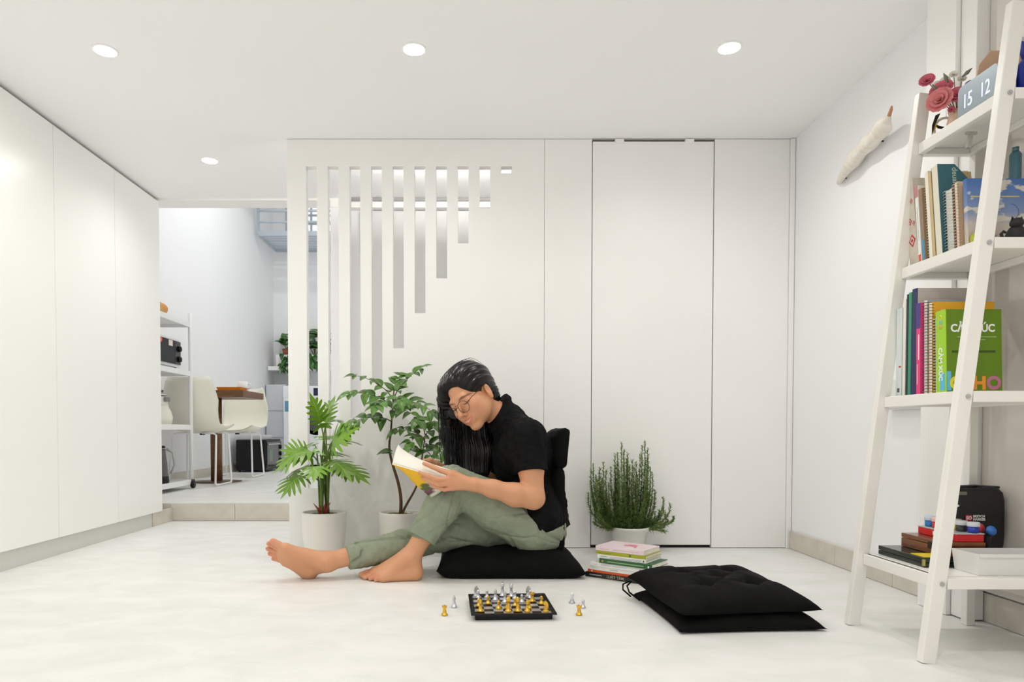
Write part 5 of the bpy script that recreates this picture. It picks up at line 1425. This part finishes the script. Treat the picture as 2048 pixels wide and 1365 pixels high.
for s in (-1, 1):
    body.cone(hp(.0985, 0, -.0635), hp(.080, s * .027, -.0585), .0044 * HS, .0030 * HS, .006)
    body.cone(hp(.0975, 0, -.0755), hp(.082, s * .024, -.0635), .0056 * HS, .0030 * HS, .006)
    body.ell(hp(.040, s * .040, -.052), np.array((.036, .022, .036)) * HS, HR, .03)
    body.sub(hp(.106, s * .0065, -.047), np.array((.006, .0035, .003)) * HS, HR, .002)
    body.subcone(hp(.1035, 0, -.0692), hp(.086, s * .025, -.0610), .0017 * HS, .0010 * HS, .002)
# --- neck, torso
NB = A(1012, 842, 2.96)
body.cone(hp(-.030, 0, -.045), NB, .050, .054, .03)
LS, RS = A(1056, 874, 2.80), A(1030, 872, 3.12)
LH, RH = A(1066, 1052, 2.88), A(1062, 1050, 3.05)
CH = A(1048, 915, 2.96); WA = A(1066, 995, 2.96); PV = A(1064, 1052, 2.965)
body.cone(NB, CH, .054, .11, .04).cone(A(1050, 905, 2.88), A(1046, 905, 3.04), .098, .098, .04)
body.cone(CH, WA, .11, .10, .04).cone(WA, PV, .10, .105, .04).cone(LH, RH, .095, .095, .04)
body.cone(NB, LS, .045, .05, .03).cone(NB, RS, .045, .05, .03)
# --- near (left) arm and hand
LE, LW = A(1067, 997, 2.735), A(950, 970, 2.690)
body.chain([LS, LS * .5 + LE * .5, LE], [.056, .051, .043], .02)
body.chain([LE, LE * .68 + LW * .32 + np.array([0, 0, -.004]), LE * .3 + LW * .7, LW], [.042, .045, .034, .0265], .02)
FING = {
    'index': [(903, 949, 2.672), (882, 942, 2.684), (864, 934, 2.694), (848, 928, 2.700)],
    'middle': [(899, 959, 2.668), (876, 960, 2.664), (855, 952, 2.668), (839, 946, 2.676)],
    'ring': [(900, 968, 2.666), (879, 970, 2.668), (860, 963, 2.674), (846, 957, 2.680)],
    'pinky': [(905, 977, 2.668), (889, 980, 2.674), (873, 975, 2.680), (861, 969, 2.684)]}
LWr = LW
for nm, pts in FING.items():
    w = [A(*p) for p in pts]; r0 = .0098 if nm != 'pinky' else .0083
    body.cone(LWr + (w[0] - LWr) * .05, w[0], .0195, r0 * 1.22, .014)
    body.chain(w, [r0 * 1.12, r0, r0 * .93, r0 * .78], .004)
    body.ell(w[0], (r0 * 1.15,) * 3, None, .006)
th = [A(936, 962, 2.712), A(908, 948, 2.722), A(884, 943, 2.726), A(866, 936, 2.728)]
body.cone(LWr, th[0], .022, .016, .014).chain(th, [.0155, .0125, .0105, .0085], .006)
# --- far (right) arm and hand
RE, RW = A(975, 968, 3.16), A(894, 946, 3.00)
body.chain([RS, RS * .5 + RE * .5, RE, RE * .6 + RW * .4, RW], [.055, .048, .041, .039, .027], .02)
RF = [[(874, 933, 2.955), (858, 928, 2.925), (845, 933, 2.900), (838, 940, 2.885)], [(873, 938, 2.945), (855, 936, 2.912), (846, 942, 2.893), (842, 949, 2.885)],
      [(875, 944, 2.94), (860, 944, 2.908), (852, 950, 2.894), (850, 955, 2.89)], [(879, 950, 2.94), (868, 951, 2.912), (861, 955, 2.90), (859, 960, 2.895)]]
for i, pts in enumerate(RF):
    w = [A(*p) for p in pts]; r0 = .0098 if i < 3 else .0083
    body.cone(RW, w[0], .019, r0 * 1.25, .012).chain(w, [r0 * 1.12, r0, r0 * .93, r0 * .8], .004)
tw = [A(886, 936, 2.965), A(872, 927, 2.93), A(858, 922, 2.90), A(849, 922, 2.885)]
body.cone(RW, tw[0], .02, .015, .012).chain(tw, [.015, .012, .0105, .0085], .006)
# --- legs and feet
LK, LA = A(903, 968, 2.815), A(822, 1114, 2.728)
RK, RA = A(888, 1070, 2.915), A(655, 1124, 2.735)
body.chain([LH, LH * .5 + LK * .5, LK], [.085, .066, .044], .02).chain([LK, LK * .66 + LA * .34 + np.array([.016, 0, 0]), LK * .34 + LA * .66 + np.array([.004, 0, 0]), LA], [.044, .046, .040, .036], .02)
body.chain([RH, RH * .5 + RK * .5, RK], [.085, .066, .044], .02).chain([RK, RK * .66 + RA * .34 + np.array([0, 0, -.006]), RK * .22 + RA * .78, RA], [.044, .044, .0375, .037], .02)
def FL(u, v, z):  # point at height z seen at (u, v)
    x = (u - U0) / F_PX; y = (V0 - v) / F_PX; dy = math.cos(PITCH) + y * math.sin(PITCH); dz = -math.sin(PITCH) + y * math.cos(PITCH)
    t = (z - CAM_H) / dz; return np.array((x * t, dy * t, z))
heel = np.array((-.228, 2.732, .030)); 
LA2 = LA
body.chain([LA, heel], [.038, .029], .02)
ball = [np.array((-.400 + .006 * i + .012 * max(0, i - 2), 2.766 - .0195 * i, .0205 - .0012 * i)) for i in range(5)]
for i in range(5):
    body.cone(heel + np.array((-.01, .012 - .006 * i, -.004)), ball[i], .025, .0195 - .0012 * i, .018)
    body.cone(LA + np.array((-.02, .012 - .006 * i, -.008)), ball[i], .030 if i < 3 else .024, .0185 - .0012 * i, .018)
    L_ = (.050, .046, .042, .036, .030)[i]; rt = (.0135, .0105, .0100, .0095, .0092)[i]
    tipd = np.array((-1, -.10 + .02 * i, 0)); tipd = tipd / np.linalg.norm(tipd)
    m1 = ball[i] + tipd * L_ * .55; m1[2] = rt + .006; t1 = ball[i] + tipd * L_; t1[2] = rt * .95
    body.chain([ball[i], m1, t1], [.0125 if i else .016, rt, rt * .95], .005)
body.ell(LA + np.array((.004, -.034, .0)), (.011, .009, .012), None, .012)
# far foot: heel on the floor, toes up and outwards
h2 = FL(617, 1140, .034)
body.chain([RA, h2], [.037, .032], .02)
tt = [A(546, 1084, 2.672), A(538, 1088, 2.690), A(536, 1098, 2.705), A(540, 1108, 2.715), A(547, 1118, 2.722)]
bb_ = [A(571, 1098, 2.680), A(567, 1102, 2.697), A(566, 1109, 2.710), A(568, 1116, 2.720), A(572, 1124, 2.726)]
for i in range(5):
    body.cone(h2, bb_[i], .029, .0185 - .001 * i, .02).cone(RA, bb_[i], .031 if i < 2 else .022, .0175 - .001 * i, .02)
    rt = (.0135, .0102, .0098, .0094, .009)[i]
    body.chain([bb_[i], bb_[i] * .45 + tt[i] * .55, tt[i]], [.0165 if i == 0 else .0125, rt, rt], .005)
body.ell(RA + np.array((.0, -.036, .006)), (.012, .009, .013), None, .012)
bv, bf = body.mesh(.0025)
bv[:, 2] = np.maximum(bv[:, 2], .0006)

SKIN = np.array((.64, .315, .17)); base = np.tile(SKIN, (len(bv), 1))
q = to_head(bv)
def soft(d, w): return 1 / (1 + np.exp(np.clip(d / w, -40, 40)))
def blend(c, m): 
    global base
    base = base * (1 - m[:, None]) + np.array(c) * m[:, None]
near = (np.abs(q[:, 0]) < .14) & (np.abs(q[:, 1]) < .1) & (np.abs(q[:, 2]) < .14)
for s in (-1, 1):
    blend((.62, .24, .14), .45 * near * np.exp(-((q[:, 0] - .07) ** 2 + (q[:, 1] - s * .045) ** 2 + (q[:, 2] + .035) ** 2) / .0006))
front = near & (q[:, 0] > .05)
lip = ((q[:, 1] / .028) ** 2 + ((q[:, 2] + .0690 - 11 * q[:, 1] ** 2) / .0100) ** 2)
blend((.58, .15, .11), .85 * front * soft(lip - 1, .15))
teeth = ((q[:, 1] / .018) ** 2 + ((q[:, 2] + .0690 - 11 * q[:, 1] ** 2) / .0026) ** 2)
blend((.74, .62, .52), .8 * front * soft(teeth - 1, .25))
for s in (-1, 1):
    l_ = q[:, 1] * s
    brow = ((l_ - .036) / .021) ** 2 + ((q[:, 2] - .0195 + 14 * (l_ - .034) ** 2) / .0042) ** 2
    blend((.09, .045, .03), .85 * front * soft(brow - 1, .25))
    lash = ((l_ - .033) / .0165) ** 2 + ((q[:, 2] + .0075 - 12 * (l_ - .033) ** 2) / .0022) ** 2
    blend((.03, .015, .012), .95 * front * soft(lash - 1, .25))
nost = near & (q[:, 0] > .085) & (q[:, 2] < -.040) & (q[:, 2] > -.052)
# fingertips, toes and soles a little redder
for tip in [A(*p[3]) for p in FING.values()] + [A(*p[1]) for p in FING.values()] + [A(*p[0]) for p in FING.values()]:
    blend((.62, .22, .14), .35 * np.exp(-((bv - tip) ** 2).sum(1) / .00025))
for tip in tt + [b_ + np.array((-.03, 0, 0)) for b_ in ball]:
    blend((.62, .22, .15), .45 * np.exp(-((bv - tip) ** 2).sum(1) / .0004))
SKINM = mat('skin', (.6, .33, .2), .48, spec=.35)
def use_vcol(m, mul=None):
    nt = m.node_tree; vc = nt.nodes.new('ShaderNodeVertexColor'); vc.layer_name = 'Col'
    nt.links.new(vc.outputs[0], nt.nodes['Principled BSDF'].inputs['Base Color'])
use_vcol(SKINM)
person = empty('person', (.25, 2.96, 0), 'barefoot person with long black hair, black shirt and sage trousers reading on the floor', 'person')
person.location = (0, 0, 0)
np_mesh('body', bv, bf, SKINM, person, base)

# --- trousers
def vnoise(P, sc, seed):
    r_ = np.random.default_rng(seed); out = np.zeros(len(P))
    for k in range(5):
        d = r_.normal(size=3); d /= np.linalg.norm(d); out += np.sin((P @ d) * sc * (1 + .35 * k) + r_.uniform(0, 6.28)) / (1 + .3 * k)
    return out / 3
tro = Field()
tro.chain([LH, LH * .55 + LK * .45 + np.array((0, -.0, .0)), LK], [.116, .101, .075], .03)
LC = LK * .24 + LA * .76
tro.chain([LK, LK * .62 + LC * .38 + np.array((.014, 0, 0)), LC], [.074, .072, .060], .02)
RC = RK * .16 + RA * .84
tro.chain([RH, RH * .5 + RK * .5, RK], [.110, .092, .070], .03).chain([RK, RK * .55 + RC * .45 + np.array((0, 0, -.006)), RC], [.070, .064, .052], .02)
tro.cone(LH + np.array((.012, 0, -.004)), RH, .112, .108, .04).cone(PV, A(1070, 1022, 2.965), .112, .108, .04).cone(A(1090, 1066, 2.90), A(1088, 1064, 3.03), .088, .088, .03)
tro.cone(A(922, 1042, 2.93), A(1005, 1045, 2.95), .055, .085, .03)
ldir = (LC - LK) / np.linalg.norm(LC - LK); rdir = (RC - RK) / np.linalg.norm(RC - RK)
lax = LK - LH; lax /= np.linalg.norm(lax)
def seg_param(P, a, b):
    ab = b - a; t = np.clip(((P - a) @ ab) / (ab @ ab), 0, 1); return t, np.linalg.norm(P - a - t[:, None] * ab, axis=1)
WSTC = A(1094, 1050, 2.96); WSTD = np.array((.30, 0, -1.0)); WSTD /= np.linalg.norm(WSTD)
WSTL = A(1046, 1018, 2.80); WSTN = np.array((.72, 0, .69))
def trouser_extra(P, d):
    t1, r1 = seg_param(P, LH, LK); t2, r2 = seg_param(P, LK, LC); t3, r3 = seg_param(P, RK, RC)
    w = np.zeros(len(P))
    # long folds along the limbs plus short cross folds gathering at knee and groin
    ang = np.arctan2((P - LH) @ np.array((0, 1, 0)), (P - LH) @ np.cross(lax, np.array((0, 1, 0))))
    crease = lambda x, w_: np.exp(-(np.sin(x) / w_) ** 2)      # narrow valleys between flat cloth
    near1 = np.exp(-(r1 / .14) ** 4); near2 = np.exp(-(r2 / .10) ** 4); near3 = np.exp(-(r3 / .10) ** 4)
    w += .0125 * crease(2.0 * ang + 3.2 * t1 + .8 * np.sin(7 * t1), .20) * near1 * (.15 + .85 * np.exp(-((t1 - .02) / .30) ** 2))
    w += .0100 * crease(3.0 * ang - 7 * t1 + 1.0, .17) * near1 * np.exp(-((t1 - .15) / .25) ** 2)
    w += .0120 * crease(7 * t2 + 1.2 * np.sin(P[:, 1] * 30) + P[:, 0] * 13, .20) * near2 * (.25 + .75 * np.exp(-(t2 / .35) ** 2))
    w += .0070 * crease(4 * np.arctan2(P[:, 1] - 2.77, P[:, 0] + .1) + 6 * t2, .22) * near2
    w += .0110 * crease(6.5 * t3 + P[:, 0] * 10 + P[:, 2] * 22 + .9 * np.sin(P[:, 1] * 38), .20) * near3
    w += .0080 * crease(9 * t3 - P[:, 2] * 40 + 2, .18) * near3 * np.exp(-((t3 - .05) / .4) ** 2)
    w += .0022 * vnoise(P, 90, 3) + .0014 * vnoise(P, 210, 5)
    d = d + w
    # hems and waist
    pl = (P - LC) @ ldir; t4, r4 = seg_param(P, RH, RK); near_l = (r2 < .11) & (r2 < r3) & (r2 < r4) & (P[:, 0] < LK[0] + .04) & (P[:, 1] < 2.86)
    d = np.where(near_l, np.maximum(d, pl), d)
    d = np.maximum(d, np.minimum(-((P - WSTC) @ WSTD), (P - WSTL) @ WSTN))
    pr = (P - RC) @ rdir
    d = np.where((r3 < .10) & (r3 < r2) & (P[:, 0] < RK[0] - .1), np.maximum(d, pr), d)
    return d
tv, tf = tro.mesh(.0034, trouser_extra)
tv[:, 2] = np.maximum(tv[:, 2], .002)
PANT = mat('sage_cotton', (.265, .30, .215), .85, var=.07, vscale=30, bump=.25, bscale=160, spec=.2)
to = np_mesh('trousers', tv, tf, PANT, person); to['label'] = 'sage green cotton trousers'
def hem_ring(c, ax, r, sq, dz=0):
    ax = Vector(ax); u = ax.orthogonal().normalized(); v = ax.cross(u); pts = []
    for k in range(30):
        a = 2 * math.pi * k / 30; pts.append(Vector(c) + (u * math.cos(a) + v * math.sin(a)) * r)
    return pts
DSE = mat('sage_seam', (.16, .20, .13), .9)
# side pocket seam on the near thigh
pk = [A(1078, 1040, 2.80), A(1062, 1062, 2.765), A(1048, 1080, 2.775)]

# --- shirt
shi = Field()
shi.cone(NB + np.array((.006, 0, -.006)), CH, .072, .124, .04).cone(A(1000, 818, 2.965), NB, .062, .070, .03).cone(A(1050, 905, 2.875), A(1046, 905, 3.045), .112, .112, .04)
shi.cone(CH, WA, .124, .118, .05).cone(WA, A(1082, 1062, 2.96), .120, .128, .05)
shi.cone(A(1076, 1005, 2.885), A(1074, 1005, 3.04), .092, .092, .05).ell(A(1078, 1028, 2.958), (.108, .208, .115), None, .03)
shi.cone(NB + np.array((.01, 0, -.008)), LS, .055, .066, .04).cone(NB + np.array((.01, 0, -.008)), RS, .055, .066, .04)
SLE = LS * .42 + LE * .58
shi.chain([LS, SLE], [.066, .067], .03); RSE = RS * .45 + RE * .55; shi.chain([RS, RSE], [.066, .066], .03)
sdir = (LE - LS) / np.linalg.norm(LE - LS); up_ = np.array((0, 0, 1.0))
hemc = A(1094, 1062, 2.96); hemd = np.array((.30, 0, -1.0)); hemd /= np.linalg.norm(hemd)
COLN = np.array((-.80, -.22, .50)); COLN /= np.linalg.norm(COLN); COLP = A(984, 838, 2.93)
def shirt_extra(P, d):
    t, r = seg_param(P, LS, SLE)
    d = d + .0042 * vnoise(P * np.array((1, 1, .45)), 75, 8) + .0030 * vnoise(P, 150, 9) + .0035 * np.sin(P[:, 0] * 70 + P[:, 2] * 25) * np.exp(-((P[:, 2] - .33) / .16) ** 2)
    d = d + .004 * np.sin(np.arctan2(P[:, 1] - LS[1], P[:, 0] - LS[0]) * 6 + P[:, 2] * 30) * np.exp(-(r / .08) ** 4)
    d = np.where((r < .095) & (P[:, 1] < 2.83), np.maximum(d, (P - SLE) @ sdir), d)
    d = np.maximum(d, (P - hemc) @ hemd)
    # open neck: the collar stands along a slanting plane from nape to throat, its edge folded over
    pd = (P - COLP) @ COLN
    d = d - .0085 * soft(np.abs(pd + .014) - .016, .0022) * soft(P[:, 1] - 3.2, .01) * (np.linalg.norm(P - COLP, axis=1) < .13)
    return np.maximum(d, np.where(np.linalg.norm(P - COLP, axis=1) < .16, pd, -1))
sv, sf = shi.mesh(.0034, shirt_extra)
SHM = mat('black_linen', (.0050, .0050, .0055), .8, bump=.25, bscale=150, spec=.12)
so = np_mesh('shirt', sv, sf, SHM, person); so['label'] = 'black short-sleeved shirt'
# placket buttons down the front edge
for k in range(4):
    c = A(975 - 2 * k, 880 + 24 * k, 2.872); MB().lathe([(.0001, 0), (.0045, 0), (.0045, .002), (.0001, .002)], 10, M=frame(c, (0, 1, 0), (0, 0, 1))).build('button', mat('button_black', (.02, .02, .02), .3), so)

# --- hair
hair = Field()
hair.ell(hp(-.020, 0, .042), np.array((.107, .086, .096)) * HS, HR, .02)
hair.ell(hp(-.060, 0, -.030), np.array((.050, .066, .062)) * HS, HR, .03)
hair.ell(hp(.050, -.020, .088), np.array((.042, .050, .026)) * HS, HR, .03)
SW = [hp(.045, -.062, .075), A(893, 800, 2.985), A(897, 870, 2.99), A(905, 930, 2.98), A(908, 972, 2.965)]
hair.chain(SW, [.034, .034, .032, .028, .012], .03)
SW2 = [hp(-.02, -.070, .02), A(925, 850, 3.03), A(938, 900, 3.00), A(935, 950, 2.98), A(925, 975, 2.97)]
hair.chain(SW2, [.04, .040, .038, .034, .014], .03)
SW3 = [hp(-.06, -.055, -.02), A(965, 862, 3.03), A(972, 905, 2.99), A(965, 945, 2.97)]
hair.chain(SW3, [.04, .046, .046, .032], .03)
def hair_extra(P, d):
    g = to_head(P)
    # combed strands: shallow grooves running back from the hairline
    ph = np.arctan2(g[:, 1] + .02, g[:, 2] + .06) * 46 + 1.2 * np.sin(g[:, 0] * 30) + g[:, 0] * 25
    on = soft(-(g[:, 2] + .055), .01)
    d = d + on * (.0018 * np.sin(ph) + .0014 * np.sin(ph * .43 + 1))
    ph2 = P[:, 0] * 620 + 1.2 * np.sin(P[:, 2] * 9) + P[:, 1] * 260
    d = d + (1 - on) * (.0017 * np.sin(ph2) + .0016 * np.sin(ph2 * .37 + 2))
    # free the face: hairline from the forehead over the temple to behind the near ear
    u = g[:, 2]; hl_ = np.where(u > -.004, .020 + .70 * u, -.026 + .0 * u)
    hl_ = hl_ + .010 * np.sin(np.clip(u, 0, .1) * 31.4) + .020 * np.clip((g[:, 1] - .030) / .035, 0, 1) * np.clip((u + .004) / .02, 0, 1) * np.clip((.085 - u) / .03, 0, 1)
    lim = np.minimum(g[:, 0] - hl_, .03)
    side = np.clip((g[:, 1] + .060) / .02, 0, 1)          # only on the near and middle part of the face
    cut = lim * side - .03 * (1 - side)
    ear = .030 - np.sqrt(((g[:, 0] + .006) / .78) ** 2 + ((g[:, 2] + .018) / 1.12) ** 2)
    cut = np.maximum(cut, np.where(g[:, 1] > .055, ear, -1))
    inside = (np.abs(g) < .17).all(1)
    return np.where(inside, np.maximum(d, cut * HS), d)
hv, hfc = hair.mesh(.0026, hair_extra)
HAIRM = mat('black_hair', (.0022, .0018, .002), .30, spec=.34)
ho = np_mesh('hair', hv, hfc, HAIRM, person); ho['label'] = 'long black hair falling in front of the far shoulder'
# loose strands along the hanging hair and over the crown
mbh = MB(); rh = random.Random(12)
for k in range(150):
    s = rh.random(); o1 = Vector((rh.uniform(-.004, .004), rh.uniform(-.02, .02), 0))
    if k < 110:
        x0_ = 878 + 62 * s; top = Vector(hp(.05 - .09 * s, -.075 + .01 * rh.random(), .085 - .03 * s)); 
        pts = [top, Vector(A(x0_ + rh.uniform(-3, 5), 800, 2.96 + .05 * s)) + o1, Vector(A(x0_ + 4 + rh.uniform(-4, 6), 870, 2.96 + .04 * s)) + o1, Vector(A(x0_ + 9 + rh.uniform(-5, 8), 930, 2.95 + .03 * s)) + o1, Vector(A(x0_ + 16 + rh.uniform(-8, 10), 965 + rh.uniform(-18, 22), 2.94 + .03 * s)) + o1]
    else:
        a = rh.uniform(-.06, .07); pts = [Vector(hp(.072 - .2 * abs(a), a, .098)), Vector(hp(.03, a * 1.15, .132 - 2.2 * a * a)), Vector(hp(-.04, a * 1.1, .138 - 2.4 * a * a)), Vector(hp(-.098, a * .9, .070)), Vector(hp(-.104, a * .8, .0))]
    path = []
    for i in range(len(pts) - 1):
        p0 = pts[max(0, i - 1)]; p1 = pts[i]; p2 = pts[i + 1]; p3 = pts[min(len(pts) - 1, i + 2)]
        for t in (0, .33, .66):
            path.append(.5 * ((2 * p1) + (p2 - p0) * t + (2 * p0 - 5 * p1 + 4 * p2 - p3) * t * t + (3 * p1 - p0 - 3 * p2 + p3) * t ** 3))
    path.append(pts[-1]); n = len(path); r0 = rh.uniform(.0010, .0028) if k < 110 else rh.uniform(.0006, .0011)
    mbh.tube(path, [r0 * (1 - .75 * i / n) for i in range(n)], 5, cap=False)
so2 = mbh.build('loose_strands', HAIRM, ho, fixn=False); so2['kind'] = 'stuff'

# --- glasses
gl = empty('glasses', (0, 0, 0)); gl.parent = person; gl['label'] = 'round thin-framed glasses'
WIRE = mat('dark_wire_frame', (.035, .022, .016), .35, .6); LENS = mat('clear_lens', (.95, .95, .95), .03, alpha=.03)
def lens_pts(s, r, n=36, f0=.112, u0=-.012):
    out = []
    for k in range(n):
        a = 2 * math.pi * k / n; l = s * .0345 + r * 1.06 * math.cos(a); u = u0 + r * .94 * math.sin(a)
        out.append(Vector(hp(f0 - .10 * (abs(l) - .01) - .12 * (u - u0) * -1 * .6, l, u)))
    return out
for s in (1, -1):
    P_ = lens_pts(s, .0245); MB().tube(P_, .0011, 6, closed=True).build('rim', WIRE, gl)
    c = sum(P_, Vector()) / len(P_); MB().add(P_ + [c], [(i, (i + 1) % 36, 36) for i in range(36)]).build('lens', LENS, gl, fixn=False)
    MB().tube([Vector(hp(.103, s * .0605, -.004)), Vector(hp(.085, s * .074, .002)), Vector(hp(.03, s * .0815, .010)), Vector(hp(-.004, s * .0835, .014)), Vector(hp(-.022, s * .080, -.002))], .0012, 6).build('temple', WIRE, gl)
MB().tube([Vector(hp(.110, .0105, -.006)), Vector(hp(.117, 0, -.001)), Vector(hp(.110, -.0105, -.006))], .0012, 6).build('bridge', WIRE, gl)
MB().tube([Vector(hp(.111, .014, .002)), Vector(hp(.115, 0, .005)), Vector(hp(.111, -.014, .002))], .001, 6).build('brow_bar', WIRE, gl)

# --- open book in the hands
ob = empty('open_book', (0, 0, 0), 'open paperback with yellow cover held in both hands', 'book')
S0, S1 = Vector(A(785, 927, 2.70)), Vector(A(906, 962, 2.685))
def patch_grid(f, n=18, m=10):
    vs = [f(i / n, j / m) for i in range(n + 1) for j in range(m + 1)]
    fs = [(i * (m + 1) + j, (i + 1) * (m + 1) + j, (i + 1) * (m + 1) + j + 1, i * (m + 1) + j + 1) for i in range(n) for j in range(m)]
    return vs, fs
def thick(vs, fs, offv):
    n = len(vs); V2 = list(vs) + [v + offv for v in vs]; F2 = list(fs) + [tuple(i + n for i in reversed(f)) for f in fs]
    cnt = {}
    for f in fs:
        for k in range(4):
            e = (f[k], f[(k + 1) % 4]); cnt[tuple(sorted(e))] = cnt.get(tuple(sorted(e)), []) + [e]
    for es in cnt.values():
        if len(es) == 1: a, b = es[0]; F2.append((b, a, a + n, b + n))
    return V2, F2
wN1 = Vector(A(864, 994, 2.735)) - S1; wN0 = Vector((.050, .045, -.030))
def nearf(s, t):
    w = wN0.lerp(wN1, min(1, s * 1.0) ** .8); p = S0.lerp(S1, s)
    sag = Vector((0, -.006, -.006)) * math.sin(math.pi * t) * (1 - .4 * s)
    if s < .28: sag += Vector((.0, 0, .010)) * (1 - s / .28) * t
    return p + w * t + sag
wF0 = Vector(A(797, 890, 2.80)) - S0; wF1 = Vector((-.010, .125, .006))
def farf(s, t, lift=0):
    w = wF0.lerp(wF1, s ** .7); p = S0.lerp(S1, s)
    return p + w * t + Vector((0, .01, .018 - lift)) * math.sin(math.pi * t) * (.3 + .7 * s)
YCOV = bpy.data.materials.new('yellow_cover'); YCOV.use_nodes = True
YCOV.node_tree.nodes['Principled BSDF'].inputs['Roughness'].default_value = .4
PGW = mat('open_pages', (.84, .82, .72), .8)
v, f_ = patch_grid(nearf); nN = Vector((-.25, -.72, -.64)).normalized()
vv, ff = thick(v, f_, nN * .0012); cvN = MB().add([p_ + nN * .0056 for p_ in vv], ff, 0, True).build('near_cover', YCOV, ob)
vv, ff = thick(v, f_, nN * .0055); MB().add(vv, ff, 0, False).build('near_pages', PGW, ob)
# printed colours of the cover follow the cover's own s,t grid
me = cvN.data; ca2 = me.color_attributes.new('Col', 'FLOAT_COLOR', 'POINT')
def inv_st(p):
    best = None
    for i in range(0, 41):
        for j in range(0, 21):
            d = (nearf(i / 40, j / 20) - p).length_squared
            if best is None or d < best[0]: best = (d, i / 40, j / 20)
    return best[1], best[2]
for i_, vx in enumerate(me.vertices):
    s, t = inv_st(vx.co - nN * .0062)
    c = (.80, .46, .008)
    if s > .62: c = (.62, .62, .50)
    d1 = ((s - .80) / .11) ** 2 + ((t - .80) / .26) ** 2
    if d1 < 1: c = (.16, .05, .075)
    if ((s - .68) / .10) ** 2 + ((t - .72) / .30) ** 2 < 1: c = (.09, .12, .03)
    if ((s - .90) / .05) ** 2 + ((t - .92) / .22) ** 2 < 1: c = (.05, .03, .02)
    ca2.data[i_].color = c + (1,)
use_vcol(YCOV)
v, f_ = patch_grid(farf); nF = Vector((-.35, .35, -.85)).normalized()
vv, ff = thick(v, f_, nF * .004); MB().add(vv, ff, 0, False).build('far_pages', PGW, ob)
vv, ff = thick(v, f_, nF * .0012); MB().add([p_ + nF * .0042 for p_ in vv], ff, 0, True).build('far_cover', mat('cover_amber', (.80, .46, .008), .4), ob)
v, f_ = patch_grid(lambda s, t: farf(s, t * .97, -.014) + Vector((0, -.001, .001)))
vv, ff = thick(v, f_, Vector((0, 0, .0003))); MB().add(vv, ff, 0, True).build('lifted_page', PGW, ob)
